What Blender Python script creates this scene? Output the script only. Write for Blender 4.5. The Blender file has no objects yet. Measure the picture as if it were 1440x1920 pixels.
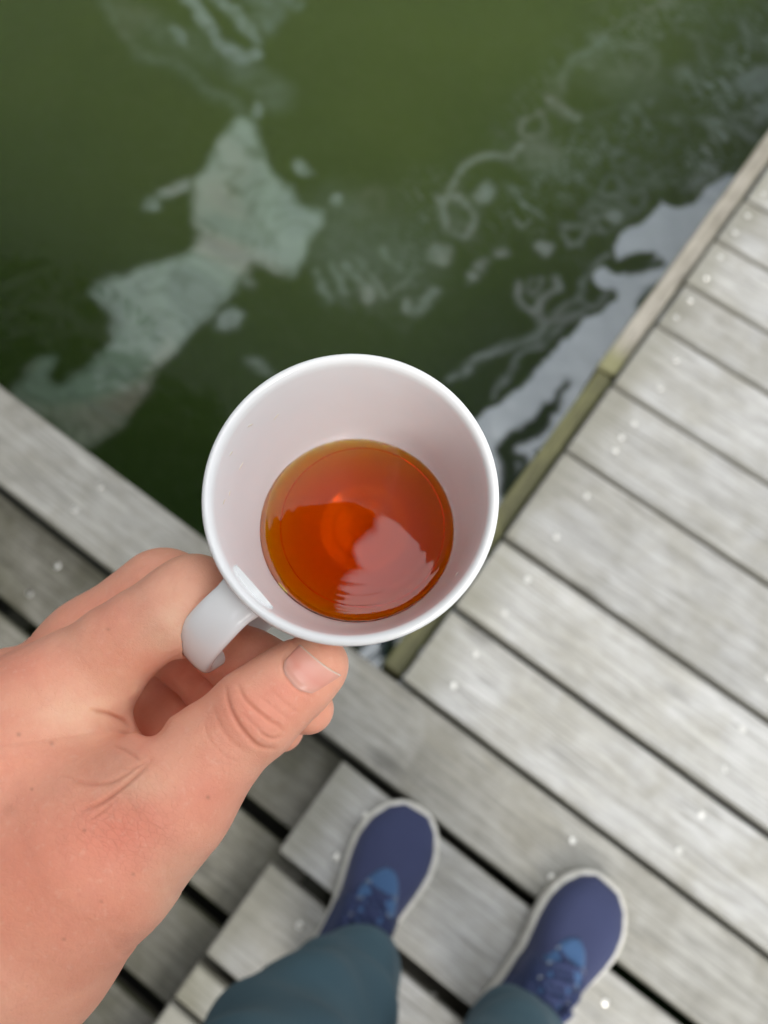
import bpy, bmesh, math, random
import numpy as np
from mathutils import Vector, Matrix
random.seed(7); rng = np.random.default_rng(7)
sc = bpy.context.scene
COL = sc.collection

# ------------------------------------------------------------------ camera, world, sun, exposure
F = 1442.0                      # focal length in pixels of the 1440 x 1920 photograph
H = 1.10                        # lens height above the deck boards
AX = np.array([0.80635708, 0.56987684, -0.15820444])   # world X (along the boards) in camera axes (right, down, forward)
AY = np.array([0.58658642, -0.73645024, 0.33698281])   # world Y (along the pier edge)
AZ = np.array([0.075529, -0.36452905, -0.92812388])    # world Z (up)
M3 = np.array([AX, AY, AZ])
def W(p):                       # camera-axes metres -> world
    p = np.asarray(p, float)
    return p @ M3.T + np.array([0, 0, H])
def CAM(p):                     # world -> camera axes
    return (np.asarray(p, float) - np.array([0, 0, H])) @ M3
def PX(px, py, z):              # photo pixel at depth z -> camera-axes metres
    return np.array([(px-720)/F*z, (py-960)/F*z, z])
def G(px, py, h=0.0):           # photo pixel -> world point at height h
    r = np.array([px-720, py-960, F]) @ M3.T
    r = r*((h-H)/r[2]); return np.array([r[0], r[1], h])

cam_d = bpy.data.cameras.new('camera'); cam = bpy.data.objects.new('camera', cam_d); COL.objects.link(cam)
right, up, back = M3 @ [1, 0, 0], M3 @ [0, -1, 0], M3 @ [0, 0, -1]
cam.matrix_world = Matrix(((right[0], up[0], back[0], 0), (right[1], up[1], back[1], 0), (right[2], up[2], back[2], H), (0, 0, 0, 1)))
cam_d.sensor_fit = 'VERTICAL'; cam_d.sensor_height = 36.0; cam_d.lens = 36.0*F/1920
cam_d.clip_start = 0.01; cam_d.clip_end = 1500
cam_d.dof.use_dof = True; cam_d.dof.focus_distance = 0.228; cam_d.dof.aperture_fstop = cam_d.lens/3.0
sc.camera = cam

world = bpy.data.worlds.new('World'); sc.world = world; world.use_nodes = True
nt = world.node_tree; nt.nodes.clear()
out = nt.nodes.new('ShaderNodeOutputWorld'); bg = nt.nodes.new('ShaderNodeBackground'); bg.inputs[1].default_value = 0.115
sky = nt.nodes.new('ShaderNodeTexSky'); sky.sky_type = 'NISHITA'; sky.sun_disc = False
SUN_EL, SUN_AZ = math.radians(40), math.radians(-40)
sky.sun_elevation = SUN_EL; sky.sun_rotation = math.radians(90) - SUN_AZ
mix = nt.nodes.new('ShaderNodeMixRGB'); mix.inputs[0].default_value = 0.86
tc = nt.nodes.new('ShaderNodeTexCoord'); nz = nt.nodes.new('ShaderNodeTexNoise'); nz.inputs['Scale'].default_value = 2.2; nz.inputs['Detail'].default_value = 5
rp = nt.nodes.new('ShaderNodeValToRGB'); rp.color_ramp.elements[0].position = .3; rp.color_ramp.elements[1].position = .72
rp.color_ramp.elements[0].color = (7.9, 8.1, 8.3, 1); rp.color_ramp.elements[1].color = (12.2, 12.4, 12.5, 1)
nt.links.new(tc.outputs['Generated'], nz.inputs['Vector']); nt.links.new(nz.outputs['Fac'], rp.inputs[0])
# overcast sky: about three times brighter overhead than at the horizon
sx = nt.nodes.new('ShaderNodeSeparateXYZ'); mr = nt.nodes.new('ShaderNodeMapRange'); mr.inputs['From Min'].default_value = 0; mr.inputs['From Max'].default_value = 1; mr.inputs['To Min'].default_value = .33; mr.inputs['To Max'].default_value = 2.5
pw = nt.nodes.new('ShaderNodeMath'); pw.operation = 'POWER'; pw.inputs[1].default_value = 3.0; pw.use_clamp = True
nt.links.new(tc.outputs['Generated'], sx.inputs[0]); nt.links.new(sx.outputs['Z'], pw.inputs[0]); nt.links.new(pw.outputs[0], mr.inputs['Value'])
mu = nt.nodes.new('ShaderNodeMixRGB'); mu.blend_type = 'MULTIPLY'; mu.inputs[0].default_value = 1
nt.links.new(rp.outputs[0], mu.inputs[1]); nt.links.new(mr.outputs[0], mu.inputs[2])
nt.links.new(sky.outputs[0], mix.inputs[1]); nt.links.new(mu.outputs[0], mix.inputs[2])
nt.links.new(mix.outputs[0], bg.inputs[0]); nt.links.new(bg.outputs[0], out.inputs[0])
sun_d = bpy.data.lights.new('sun', 'SUN'); sun_d.energy = 1.9; sun_d.angle = math.radians(26); sun_d.color = (1, .97, .92)
sun = bpy.data.objects.new('sun', sun_d); COL.objects.link(sun)
sd = Vector((math.cos(SUN_EL)*math.cos(SUN_AZ), math.cos(SUN_EL)*math.sin(SUN_AZ), math.sin(SUN_EL)))
sun.rotation_euler = sd.to_track_quat('Z', 'Y').to_euler()
sc.view_settings.view_transform = 'Standard'; sc.view_settings.look = 'None'; sc.view_settings.exposure = 0.50; sc.view_settings.gamma = 1
sc.view_settings.use_curve_mapping = False
sc.render.engine = 'CYCLES'
sc.cycles.use_denoising = True
sc.cycles.max_bounces = 20; sc.cycles.volume_bounces = 8; sc.cycles.transmission_bounces = 10; sc.cycles.caustics_refractive = True; sc.cycles.sample_clamp_indirect = 6

# ------------------------------------------------------------------ helpers
def obj(name, me, mat=None, parent=None, smooth=False):
    o = bpy.data.objects.new(name, me); COL.objects.link(o)
    if mat: me.materials.append(mat)
    if parent: o.parent = parent
    if smooth: me.polygons.foreach_set('use_smooth', [True]*len(me.polygons))
    return o
def mesh(name, v, f):
    me = bpy.data.meshes.new(name); me.from_pydata([tuple(map(float, p)) for p in v], [], [tuple(map(int, q)) for q in f]); me.update(); return me
def from_bm(name, bm):
    me = bpy.data.meshes.new(name); bm.to_mesh(me); bm.free(); return me
def thing(name, label, cat, loc=(0, 0, 0), group=None):
    o = bpy.data.objects.new(name, None); COL.objects.link(o); o.location = loc; o.empty_display_size = .05
    tag(o, label, cat, group); return o
def tag(o, label, cat, group=None):
    o['label'] = label; o['category'] = cat
    if group: o['group'] = group
class Mat:
    def __init__(s, name):
        s.m = bpy.data.materials.new(name); s.m.use_nodes = True; s.t = s.m.node_tree; s.n = s.t.nodes; s.l = s.t.links
        s.b = s.n['Principled BSDF']; s.o = s.n['Material Output']
    def node(s, typ, **kw):
        n = s.n.new(typ)
        for k, v in kw.items():
            if k in n.inputs.keys() if isinstance(k, str) else False:
                n.inputs[k].default_value = v
            else: setattr(n, k, v)
        return n
    def set(s, **kw):
        for k, v in kw.items():
            s.b.inputs[k.replace('_', ' ')].default_value = v
        return s
    def link(s, a, b): s.l.new(a, b)
    def coords(s, scale=(1, 1, 1), kind='Object', rand=False):
        c = s.n.new('ShaderNodeTexCoord'); mp = s.n.new('ShaderNodeMapping'); mp.inputs['Scale'].default_value = scale
        s.link(c.outputs[kind], mp.inputs[0])
        if rand:
            oi = s.n.new('ShaderNodeObjectInfo'); mm = s.n.new('ShaderNodeMath'); mm.operation = 'MULTIPLY'; mm.inputs[1].default_value = 37.0
            s.link(oi.outputs['Random'], mm.inputs[0]); s.link(mm.outputs[0], mp.inputs['Location'])
        return mp.outputs[0]
    def noise(s, vec, scale, detail=4, rough=.55, dist=0):
        n = s.n.new('ShaderNodeTexNoise'); n.inputs['Scale'].default_value = scale; n.inputs['Detail'].default_value = detail
        n.inputs['Roughness'].default_value = rough; n.inputs['Distortion'].default_value = dist
        s.link(vec, n.inputs['Vector']); return n.outputs['Fac']
    def ramp(s, fac, stops):
        r = s.n.new('ShaderNodeValToRGB'); e = r.color_ramp.elements
        while len(e) > 1: e.remove(e[-1])
        e[0].position = stops[0][0]; e[0].color = (*stops[0][1], 1) if len(stops[0][1]) == 3 else stops[0][1]
        for p, c in stops[1:]:
            k = e.new(p); k.color = (*c, 1)
        s.link(fac, r.inputs[0]); return r.outputs[0]
    def mixc(s, fac, a, b, mode='MIX'):
        m = s.n.new('ShaderNodeMixRGB'); m.blend_type = mode
        for i, x in enumerate((fac, a, b)):
            if isinstance(x, (int, float)): m.inputs[i].default_value = x
            elif isinstance(x, tuple): m.inputs[i].default_value = (*x, 1)
            else: s.link(x, m.inputs[i])
        return m.outputs[0]
    def math(s, op, a, b=0.0):
        m = s.n.new('ShaderNodeMath'); m.operation = op
        for i, x in enumerate((a, b)):
            if isinstance(x, (int, float)): m.inputs[i].default_value = x
            else: s.link(x, m.inputs[i])
        return m.outputs[0]
    def bump(s, h, strength, dist, prev=None):
        b = s.n.new('ShaderNodeBump'); b.inputs['Strength'].default_value = strength; b.inputs['Distance'].default_value = dist
        s.link(h, b.inputs['Height'])
        if prev is not None: s.link(prev, b.inputs['Normal'])
        s.link(b.outputs[0], s.b.inputs['Normal']); return b.outputs[0]
    def attr(s, name):
        a = s.n.new('ShaderNodeAttribute'); a.attribute_name = name; return a.outputs['Fac']
    def attrc(s, name):
        a = s.n.new('ShaderNodeAttribute'); a.attribute_name = name; return a.outputs['Color']

def wood(name, light, dark, stain, moss=0.25, mosscol=(.13, .125, .04)):
    m = Mat(name); v = m.coords((1, 1, 1), rand=True); g = m.coords((2.2, 26, 26), rand=True); g2 = m.coords((6, 160, 160), rand=True)
    oi = m.n.new('ShaderNodeObjectInfo')
    grain = m.noise(g, 3.0, 6, .6, .3); fine = m.noise(g2, 2.5, 5, .65); blot = m.noise(v, 9, 5, .62, .4); big = m.noise(v, 3.1, 3, .5)
    cloud = m.noise(v, 24, 4, .6, .2)
    c = m.mixc(m.ramp(blot, [(.40, (0, 0, 0)), (.60, (1, 1, 1))]), stain, light)
    c = m.mixc(m.ramp(grain, [(.3, (.75,)*3), (.62, (0, 0, 0))]), c, dark)
    c = m.mixc(m.math('MULTIPLY', m.ramp(cloud, [(.42, (0, 0, 0)), (.7, (1, 1, 1))]), .35), c, tuple(min(1, x*1.18) for x in light))
    c = m.mixc(m.math('MULTIPLY', m.ramp(fine, [(.35, (1, 1, 1)), (.55, (0, 0, 0))]), .6), c, tuple(x*.62 for x in dark))
    ck = m.noise(m.coords((1.3, 70, 70), rand=True), 1.6, 3, .5, .15)
    c = m.mixc(m.math('MULTIPLY', m.ramp(ck, [(.475, (0, 0, 0)), (.497, (1, 1, 1)), (.519, (0, 0, 0))]), .55), c, tuple(x*.30 for x in dark))
    vk = m.n.new('ShaderNodeTexVoronoi'); vk.inputs['Scale'].default_value = 1.0; m.link(m.coords((3.4, 8.5, 8.5), rand=True), vk.inputs['Vector'])
    c = m.mixc(m.math('MULTIPLY', m.ramp(vk.outputs['Distance'], [(.05, (1, 1, 1)), (.13, (0, 0, 0))]), .6), c, tuple(x*.40 for x in dark))
    e = m.attr('wear')                        # damp, mossy board ends and edges
    mk = m.math('MULTIPLY', m.ramp(m.math('ADD', m.math('MULTIPLY', e, .62), m.math('MULTIPLY', big, .55)), [(.42, (0, 0, 0)), (.74, (1, 1, 1))]), moss)
    c = m.mixc(mk, c, mosscol)
    br = m.math('ADD', m.math('MULTIPLY', oi.outputs['Random'], .30), .80)
    c = m.mixc(1.0, c, br, 'MULTIPLY')
    m.link(c, m.b.inputs['Base Color']); m.set(Roughness=.68); m.b.inputs['Specular IOR Level'].default_value = .4
    h = m.math('ADD', m.math('MULTIPLY', grain, .7), m.math('MULTIPLY', fine, .4))
    m.bump(h, .55, .0022)
    return m.m
M_board = wood('weathered_silver_wood', (.495, .49, .475), (.295, .285, .255), (.38, .365, .32), .6, (.20, .19, .14))
M_low = wood('damp_grey_wood', (.205, .195, .165), (.09, .083, .060), (.095, .090, .060), .8, (.055, .058, .022))
M_mid = wood('grey_brown_wood', (.41, .40, .365), (.24, .23, .20), (.27, .255, .21), .5, (.17, .16, .10))
M_trim = wood('pale_tan_wood', (.31, .285, .24), (.18, .16, .125), (.235, .215, .17), .9, (.16, .155, .07))
M_moss = wood('algae_covered_wood', (.135, .13, .055), (.07, .068, .03), (.10, .095, .045), .7, (.13, .14, .03))
M_dark = wood('wet_dark_timber', (.05, .047, .036), (.03, .03, .022), (.035, .035, .02), .5, (.04, .045, .015))

def metal(name, c, r):
    m = Mat(name); v = m.coords(); n = m.noise(v, 400, 2)
    m.link(m.ramp(n, [(.3, tuple(x*.85 for x in c)), (.7, c)]), m.b.inputs['Base Color']); m.set(Metallic=1.0, Roughness=r); return m.m
M_screw = metal('stainless_steel', (.66, .645, .60), .28)

# ------------------------------------------------------------------ water
REFL_SHAPES = []  # outlines of sky reflections painted into the water colour
def rounded(pts, closed, n=4):       # Catmull-Rom through the outline points
    P = np.array(pts, float); o = []; m = len(P)
    for i in range(m if closed else m-1):
        a, b, c, d = (P[(i-1) % m], P[i], P[(i+1) % m], P[(i+2) % m]) if closed else (P[max(i-1, 0)], P[i], P[i+1], P[min(i+2, m-1)])
        for t in np.linspace(0, 1, n, endpoint=False): o.append(.5*((2*b)+(-a+c)*t+(2*a-5*b+4*c-d)*t*t+(-a+3*b-3*c+d)*t**3))
    if not closed: o.append(P[-1])
    return np.array(o)
def poly(pts, v, soft=7, tone=0.): REFL_SHAPES.append(('poly', rounded(pts, True, 3), v, soft, tone))
def line(pts, w, v, soft=5, tone=.3): REFL_SHAPES.append(('line', rounded(pts, False, 3), v*(.72 if v > 0 else 1), soft+2.5, tone*.7, w))
def blob(x, y, a, b, ang, v, soft=5, tone=.3): REFL_SHAPES.append(('blob', (x, y, a, b, math.radians(ang)), v*(.8 if v > 0 else 1), soft+3, tone*.7))
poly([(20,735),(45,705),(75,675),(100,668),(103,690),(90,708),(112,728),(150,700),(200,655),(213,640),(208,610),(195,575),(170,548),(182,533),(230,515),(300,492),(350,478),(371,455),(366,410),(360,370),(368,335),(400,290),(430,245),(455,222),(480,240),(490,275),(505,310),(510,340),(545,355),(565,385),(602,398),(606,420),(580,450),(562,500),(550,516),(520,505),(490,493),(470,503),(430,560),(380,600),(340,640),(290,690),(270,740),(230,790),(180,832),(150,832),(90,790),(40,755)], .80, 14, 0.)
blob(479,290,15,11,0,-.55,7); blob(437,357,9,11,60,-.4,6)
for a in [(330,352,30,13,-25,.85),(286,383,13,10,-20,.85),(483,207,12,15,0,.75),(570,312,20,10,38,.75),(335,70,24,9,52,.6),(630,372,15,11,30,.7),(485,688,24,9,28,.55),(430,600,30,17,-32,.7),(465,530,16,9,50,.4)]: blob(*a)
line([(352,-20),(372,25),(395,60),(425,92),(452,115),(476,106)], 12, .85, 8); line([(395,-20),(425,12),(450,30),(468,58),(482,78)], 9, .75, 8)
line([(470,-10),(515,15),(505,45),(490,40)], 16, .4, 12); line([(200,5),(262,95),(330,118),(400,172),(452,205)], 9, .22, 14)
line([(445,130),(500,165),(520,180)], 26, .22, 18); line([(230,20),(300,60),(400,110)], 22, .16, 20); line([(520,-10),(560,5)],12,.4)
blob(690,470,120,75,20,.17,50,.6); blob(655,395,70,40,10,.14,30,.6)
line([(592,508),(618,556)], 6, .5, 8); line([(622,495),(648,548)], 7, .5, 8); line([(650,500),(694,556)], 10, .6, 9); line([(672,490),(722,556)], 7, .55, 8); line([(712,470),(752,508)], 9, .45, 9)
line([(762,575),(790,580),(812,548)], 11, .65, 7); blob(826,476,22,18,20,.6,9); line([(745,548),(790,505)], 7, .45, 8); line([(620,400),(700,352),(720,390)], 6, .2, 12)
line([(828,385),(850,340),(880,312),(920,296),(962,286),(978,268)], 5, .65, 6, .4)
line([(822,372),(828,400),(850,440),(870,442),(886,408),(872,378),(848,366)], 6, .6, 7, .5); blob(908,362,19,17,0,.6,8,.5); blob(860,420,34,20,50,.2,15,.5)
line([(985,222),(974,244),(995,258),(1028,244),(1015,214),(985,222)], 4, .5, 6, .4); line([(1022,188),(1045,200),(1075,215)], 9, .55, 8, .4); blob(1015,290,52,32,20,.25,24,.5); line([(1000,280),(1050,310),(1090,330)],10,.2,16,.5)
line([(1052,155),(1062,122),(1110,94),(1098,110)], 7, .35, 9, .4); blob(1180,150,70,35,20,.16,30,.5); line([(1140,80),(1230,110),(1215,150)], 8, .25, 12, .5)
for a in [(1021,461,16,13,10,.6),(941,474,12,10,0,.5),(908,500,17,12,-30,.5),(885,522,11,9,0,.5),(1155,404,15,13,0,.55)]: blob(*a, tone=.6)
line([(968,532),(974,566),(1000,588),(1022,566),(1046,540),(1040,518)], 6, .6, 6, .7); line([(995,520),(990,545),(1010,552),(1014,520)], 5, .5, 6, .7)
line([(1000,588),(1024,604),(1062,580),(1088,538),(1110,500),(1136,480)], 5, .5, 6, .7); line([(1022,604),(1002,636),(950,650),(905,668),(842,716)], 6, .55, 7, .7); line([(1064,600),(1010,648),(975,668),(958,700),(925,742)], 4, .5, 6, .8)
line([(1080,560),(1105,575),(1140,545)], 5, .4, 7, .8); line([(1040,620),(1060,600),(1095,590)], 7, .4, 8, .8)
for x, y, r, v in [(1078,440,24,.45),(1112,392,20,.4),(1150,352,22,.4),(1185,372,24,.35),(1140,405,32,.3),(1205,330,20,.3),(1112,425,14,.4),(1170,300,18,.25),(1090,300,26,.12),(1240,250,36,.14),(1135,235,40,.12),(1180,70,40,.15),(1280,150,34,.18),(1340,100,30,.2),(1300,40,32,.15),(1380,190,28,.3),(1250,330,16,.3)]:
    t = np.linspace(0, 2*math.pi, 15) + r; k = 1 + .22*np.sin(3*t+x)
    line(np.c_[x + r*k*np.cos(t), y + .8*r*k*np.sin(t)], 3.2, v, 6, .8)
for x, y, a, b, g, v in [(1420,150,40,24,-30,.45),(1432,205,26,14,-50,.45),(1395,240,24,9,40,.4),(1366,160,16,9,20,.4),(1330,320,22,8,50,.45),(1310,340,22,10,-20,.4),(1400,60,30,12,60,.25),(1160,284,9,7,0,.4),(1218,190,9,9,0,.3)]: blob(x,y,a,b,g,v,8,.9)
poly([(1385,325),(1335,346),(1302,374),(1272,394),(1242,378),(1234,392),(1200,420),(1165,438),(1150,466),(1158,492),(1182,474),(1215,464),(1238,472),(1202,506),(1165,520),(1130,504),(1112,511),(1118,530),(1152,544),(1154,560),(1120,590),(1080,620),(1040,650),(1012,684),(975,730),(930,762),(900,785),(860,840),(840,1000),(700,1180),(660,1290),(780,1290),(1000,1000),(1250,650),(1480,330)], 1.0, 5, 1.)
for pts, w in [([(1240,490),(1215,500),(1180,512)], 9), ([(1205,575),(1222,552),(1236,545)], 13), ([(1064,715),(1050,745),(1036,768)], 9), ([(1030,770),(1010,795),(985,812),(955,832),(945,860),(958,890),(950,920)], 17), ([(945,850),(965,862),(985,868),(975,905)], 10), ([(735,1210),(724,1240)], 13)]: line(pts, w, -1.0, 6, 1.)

def painted_refl(p):                    # density of the painted sky reflections and their tint at photo-space points of the water surface
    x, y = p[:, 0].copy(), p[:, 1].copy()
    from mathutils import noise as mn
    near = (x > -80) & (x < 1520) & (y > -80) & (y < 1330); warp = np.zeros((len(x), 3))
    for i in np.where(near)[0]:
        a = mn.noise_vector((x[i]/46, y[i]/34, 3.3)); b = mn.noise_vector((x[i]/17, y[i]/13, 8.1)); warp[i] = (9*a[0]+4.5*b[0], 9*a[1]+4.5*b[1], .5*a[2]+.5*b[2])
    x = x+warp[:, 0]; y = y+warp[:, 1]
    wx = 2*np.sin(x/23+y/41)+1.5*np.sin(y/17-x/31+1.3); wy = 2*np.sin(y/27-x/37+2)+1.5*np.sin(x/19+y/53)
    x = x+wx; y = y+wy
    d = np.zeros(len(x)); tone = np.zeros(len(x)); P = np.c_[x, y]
    for it in REFL_SHAPES:
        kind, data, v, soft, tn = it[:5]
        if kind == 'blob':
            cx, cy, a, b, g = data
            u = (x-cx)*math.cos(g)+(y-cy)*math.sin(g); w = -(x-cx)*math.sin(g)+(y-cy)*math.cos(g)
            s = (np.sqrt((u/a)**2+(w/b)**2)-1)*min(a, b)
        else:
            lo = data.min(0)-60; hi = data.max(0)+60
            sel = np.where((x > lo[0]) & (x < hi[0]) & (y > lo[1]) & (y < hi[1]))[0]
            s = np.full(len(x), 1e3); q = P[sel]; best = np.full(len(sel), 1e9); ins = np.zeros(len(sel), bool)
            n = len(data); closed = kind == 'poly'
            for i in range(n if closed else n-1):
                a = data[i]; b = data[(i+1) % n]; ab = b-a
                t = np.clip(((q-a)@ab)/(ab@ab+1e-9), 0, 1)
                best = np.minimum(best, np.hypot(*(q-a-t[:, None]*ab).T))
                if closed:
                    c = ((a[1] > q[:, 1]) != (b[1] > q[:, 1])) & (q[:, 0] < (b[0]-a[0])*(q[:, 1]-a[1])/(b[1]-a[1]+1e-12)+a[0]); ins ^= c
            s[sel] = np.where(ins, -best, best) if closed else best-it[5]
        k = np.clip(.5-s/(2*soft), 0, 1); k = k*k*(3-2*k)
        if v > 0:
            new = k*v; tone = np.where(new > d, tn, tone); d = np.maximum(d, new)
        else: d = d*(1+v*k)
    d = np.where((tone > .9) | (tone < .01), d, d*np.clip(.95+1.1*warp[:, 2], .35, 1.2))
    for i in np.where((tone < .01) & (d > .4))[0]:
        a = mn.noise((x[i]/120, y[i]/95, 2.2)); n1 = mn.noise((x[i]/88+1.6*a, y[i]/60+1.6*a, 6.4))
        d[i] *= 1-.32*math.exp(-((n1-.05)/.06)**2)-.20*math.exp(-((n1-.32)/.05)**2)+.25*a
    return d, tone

WZ = -0.55
def make_water():
    nx, ny = 640, 700
    X = np.linspace(-2.45, 1.0, nx); Y = np.linspace(-.7, 3.1, ny)
    gx, gy = np.meshgrid(X, Y, indexing='ij'); gx = gx.ravel(); gy = gy.ravel()
    c = CAM(np.c_[gx, gy, np.full(len(gx), WZ)])
    p = np.c_[c[:, 0]/c[:, 2]*F+720, c[:, 1]/c[:, 2]*F+960]
    d, tone = painted_refl(p)
    # light falloff painted into the water: dark by the piers, lighter olive farther out
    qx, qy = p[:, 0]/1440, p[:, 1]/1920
    painted_light = 1.08*np.exp(-((qx-.42)/.75)**2-((np.minimum(qy, 2)+.02)/.36)**2) + .05
    painted_light = np.clip(painted_light, 0, 1)
    # fine interlaced ripple reflections, painted, towards the corner of the pier
    reg = np.array([(560,480),(640,400),(760,330),(900,330),(980,190),(1090,60),(1200,-20),(1480,-20),(1480,230),(1330,350),(1200,400),(1090,480),(960,420),(860,520),(760,600),(600,570)], float)
    sel = np.where((p[:, 0] > 540) & (p[:, 0] < 1500) & (p[:, 1] > -60) & (p[:, 1] < 720))[0]; q = p[sel]
    ins = np.zeros(len(q), bool); best = np.full(len(q), 1e9)
    for i in range(len(reg)):
        a = reg[i]; b = reg[(i+1) % len(reg)]; ab = b-a; t = np.clip(((q-a)@ab)/(ab@ab), 0, 1); best = np.minimum(best, np.hypot(*(q-a-t[:, None]*ab).T))
        ins ^= ((a[1] > q[:, 1]) != (b[1] > q[:, 1])) & (q[:, 0] < (b[0]-a[0])*(q[:, 1]-a[1])/(b[1]-a[1]+1e-12)+a[0])
    wreg = np.clip(.5+np.where(ins, best, -best)/70, 0, 1)
    from mathutils import noise as mn
    keep = wreg > .02; rip = np.zeros(len(q))
    for i in np.where(keep)[0]:
        x, y = q[i]; u = x*.86+y*.5; w = -x*.5+y*.86
        n1 = mn.noise((u/52, w/30, 1.7)); n2 = mn.noise((u/26+2*n1, w/13+2.2*n1, 5.1)); n3 = mn.noise((x/120, y/120, 9.))
        e = max(0., 1-abs(n2)/.10)
        rip[i] = e*max(0, .55+1.3*n3)+max(0, n1-.22)*.8
    rip = rip*wreg*(.27+.32*np.clip((q[:, 0]-700)/600, 0, 1)); new = np.maximum(d[sel], rip); tone[sel] = np.where(rip > d[sel], .35, tone[sel]); d[sel] = new
    hz = .0016*np.sin(gx*9+gy*5)+.0012*np.sin(gy*13-gx*7+1)+.0006*np.sin(gx*31+gy*17+2)
    fade = np.clip(np.minimum.reduce([gx-X[0], X[-1]-gx, gy-Y[0], Y[-1]-gy])/.15, 0, 1)
    v = np.c_[gx, gy, WZ+hz*fade]
    idx = np.arange(nx*ny).reshape(nx, ny)
    q = np.stack([idx[:-1, :-1], idx[1:, :-1], idx[1:, 1:], idx[:-1, 1:]], -1).reshape(-1, 4)
    R = 300; ring = np.array([(-R, -R, WZ), (R, -R, WZ), (R, R, WZ), (-R, R, WZ), (X[0], Y[0], WZ), (X[-1], Y[0], WZ), (X[-1], Y[-1], WZ), (X[0], Y[-1], WZ)])
    n0 = len(v); rq = np.array([(0, 1, 5, 4), (1, 2, 6, 5), (2, 3, 7, 6), (3, 0, 4, 7)])+n0
    v = np.vstack([v, ring]); q = np.vstack([q, rq])
    me = bpy.data.meshes.new('water'); me.vertices.add(len(v)); me.vertices.foreach_set('co', v.ravel())
    me.loops.add(len(q)*4); me.loops.foreach_set('vertex_index', q.ravel().astype(np.int32))
    me.polygons.add(len(q)); me.polygons.foreach_set('loop_start', np.arange(0, len(q)*4, 4, dtype=np.int32)); me.update(calc_edges=True)
    for nm, a in (('painted_refl', d), ('painted_refl_tone', tone), ('painted_light', painted_light)):
        at = me.attributes.new(nm, 'FLOAT', 'POINT'); at.data.foreach_set('value', np.concatenate([a, np.zeros(8)]).astype(np.float32))
    m = Mat('green_lake_water'); vo = m.coords()
    f = m.attr('painted_refl'); tn = m.attr('painted_refl_tone')
    deep = m.noise(vo, 1.1, 3); body = m.ramp(deep, [(.3, (.029, .047, .009)), (.7, (.038, .057, .010))])
    sw = m.noise(vo, 2.4, 1, .4, .8); sw2 = m.noise(vo, 3.0, 1, .4, 1.0)
    refl_col = m.ramp(sw, [(.36, (.11, .155, .12)), (.45, (.15, .205, .155)), (.52, (.13, .175, .13)), (.58, (.17, .20, .15)), (.68, (.17, .165, .13))])
    refl_col = m.mixc(m.ramp(sw2, [(.46, (0, 0, 0)), (.5, (.35,)*3), (.54, (0, 0, 0))]), refl_col, (.10, .14, .115))
    refl_col = m.mixc(tn, refl_col, (.115, .145, .165))
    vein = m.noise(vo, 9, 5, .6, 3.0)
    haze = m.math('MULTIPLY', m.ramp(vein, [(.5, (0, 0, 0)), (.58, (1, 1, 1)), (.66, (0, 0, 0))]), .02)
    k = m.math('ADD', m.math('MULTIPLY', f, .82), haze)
    painted_light = m.attr('painted_light'); body = m.mixc(painted_light, (.010, .022, .006), body)
    m.link(m.mixc(k, body, refl_col), m.b.inputs['Base Color'])
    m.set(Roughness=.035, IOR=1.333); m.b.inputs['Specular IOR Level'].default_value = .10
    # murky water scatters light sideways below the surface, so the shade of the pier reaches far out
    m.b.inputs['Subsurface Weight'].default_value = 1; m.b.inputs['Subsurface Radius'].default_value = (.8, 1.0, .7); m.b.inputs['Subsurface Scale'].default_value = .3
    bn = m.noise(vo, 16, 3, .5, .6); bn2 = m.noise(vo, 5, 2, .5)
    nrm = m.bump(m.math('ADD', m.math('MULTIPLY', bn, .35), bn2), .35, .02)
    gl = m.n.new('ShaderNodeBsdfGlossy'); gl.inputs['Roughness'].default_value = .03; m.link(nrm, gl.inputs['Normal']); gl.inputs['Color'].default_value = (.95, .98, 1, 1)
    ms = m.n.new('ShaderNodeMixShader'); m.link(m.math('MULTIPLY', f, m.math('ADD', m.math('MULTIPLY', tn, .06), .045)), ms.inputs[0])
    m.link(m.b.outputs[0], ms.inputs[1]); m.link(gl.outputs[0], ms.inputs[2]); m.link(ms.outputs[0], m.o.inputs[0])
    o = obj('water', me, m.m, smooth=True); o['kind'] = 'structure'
make_water()

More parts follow.
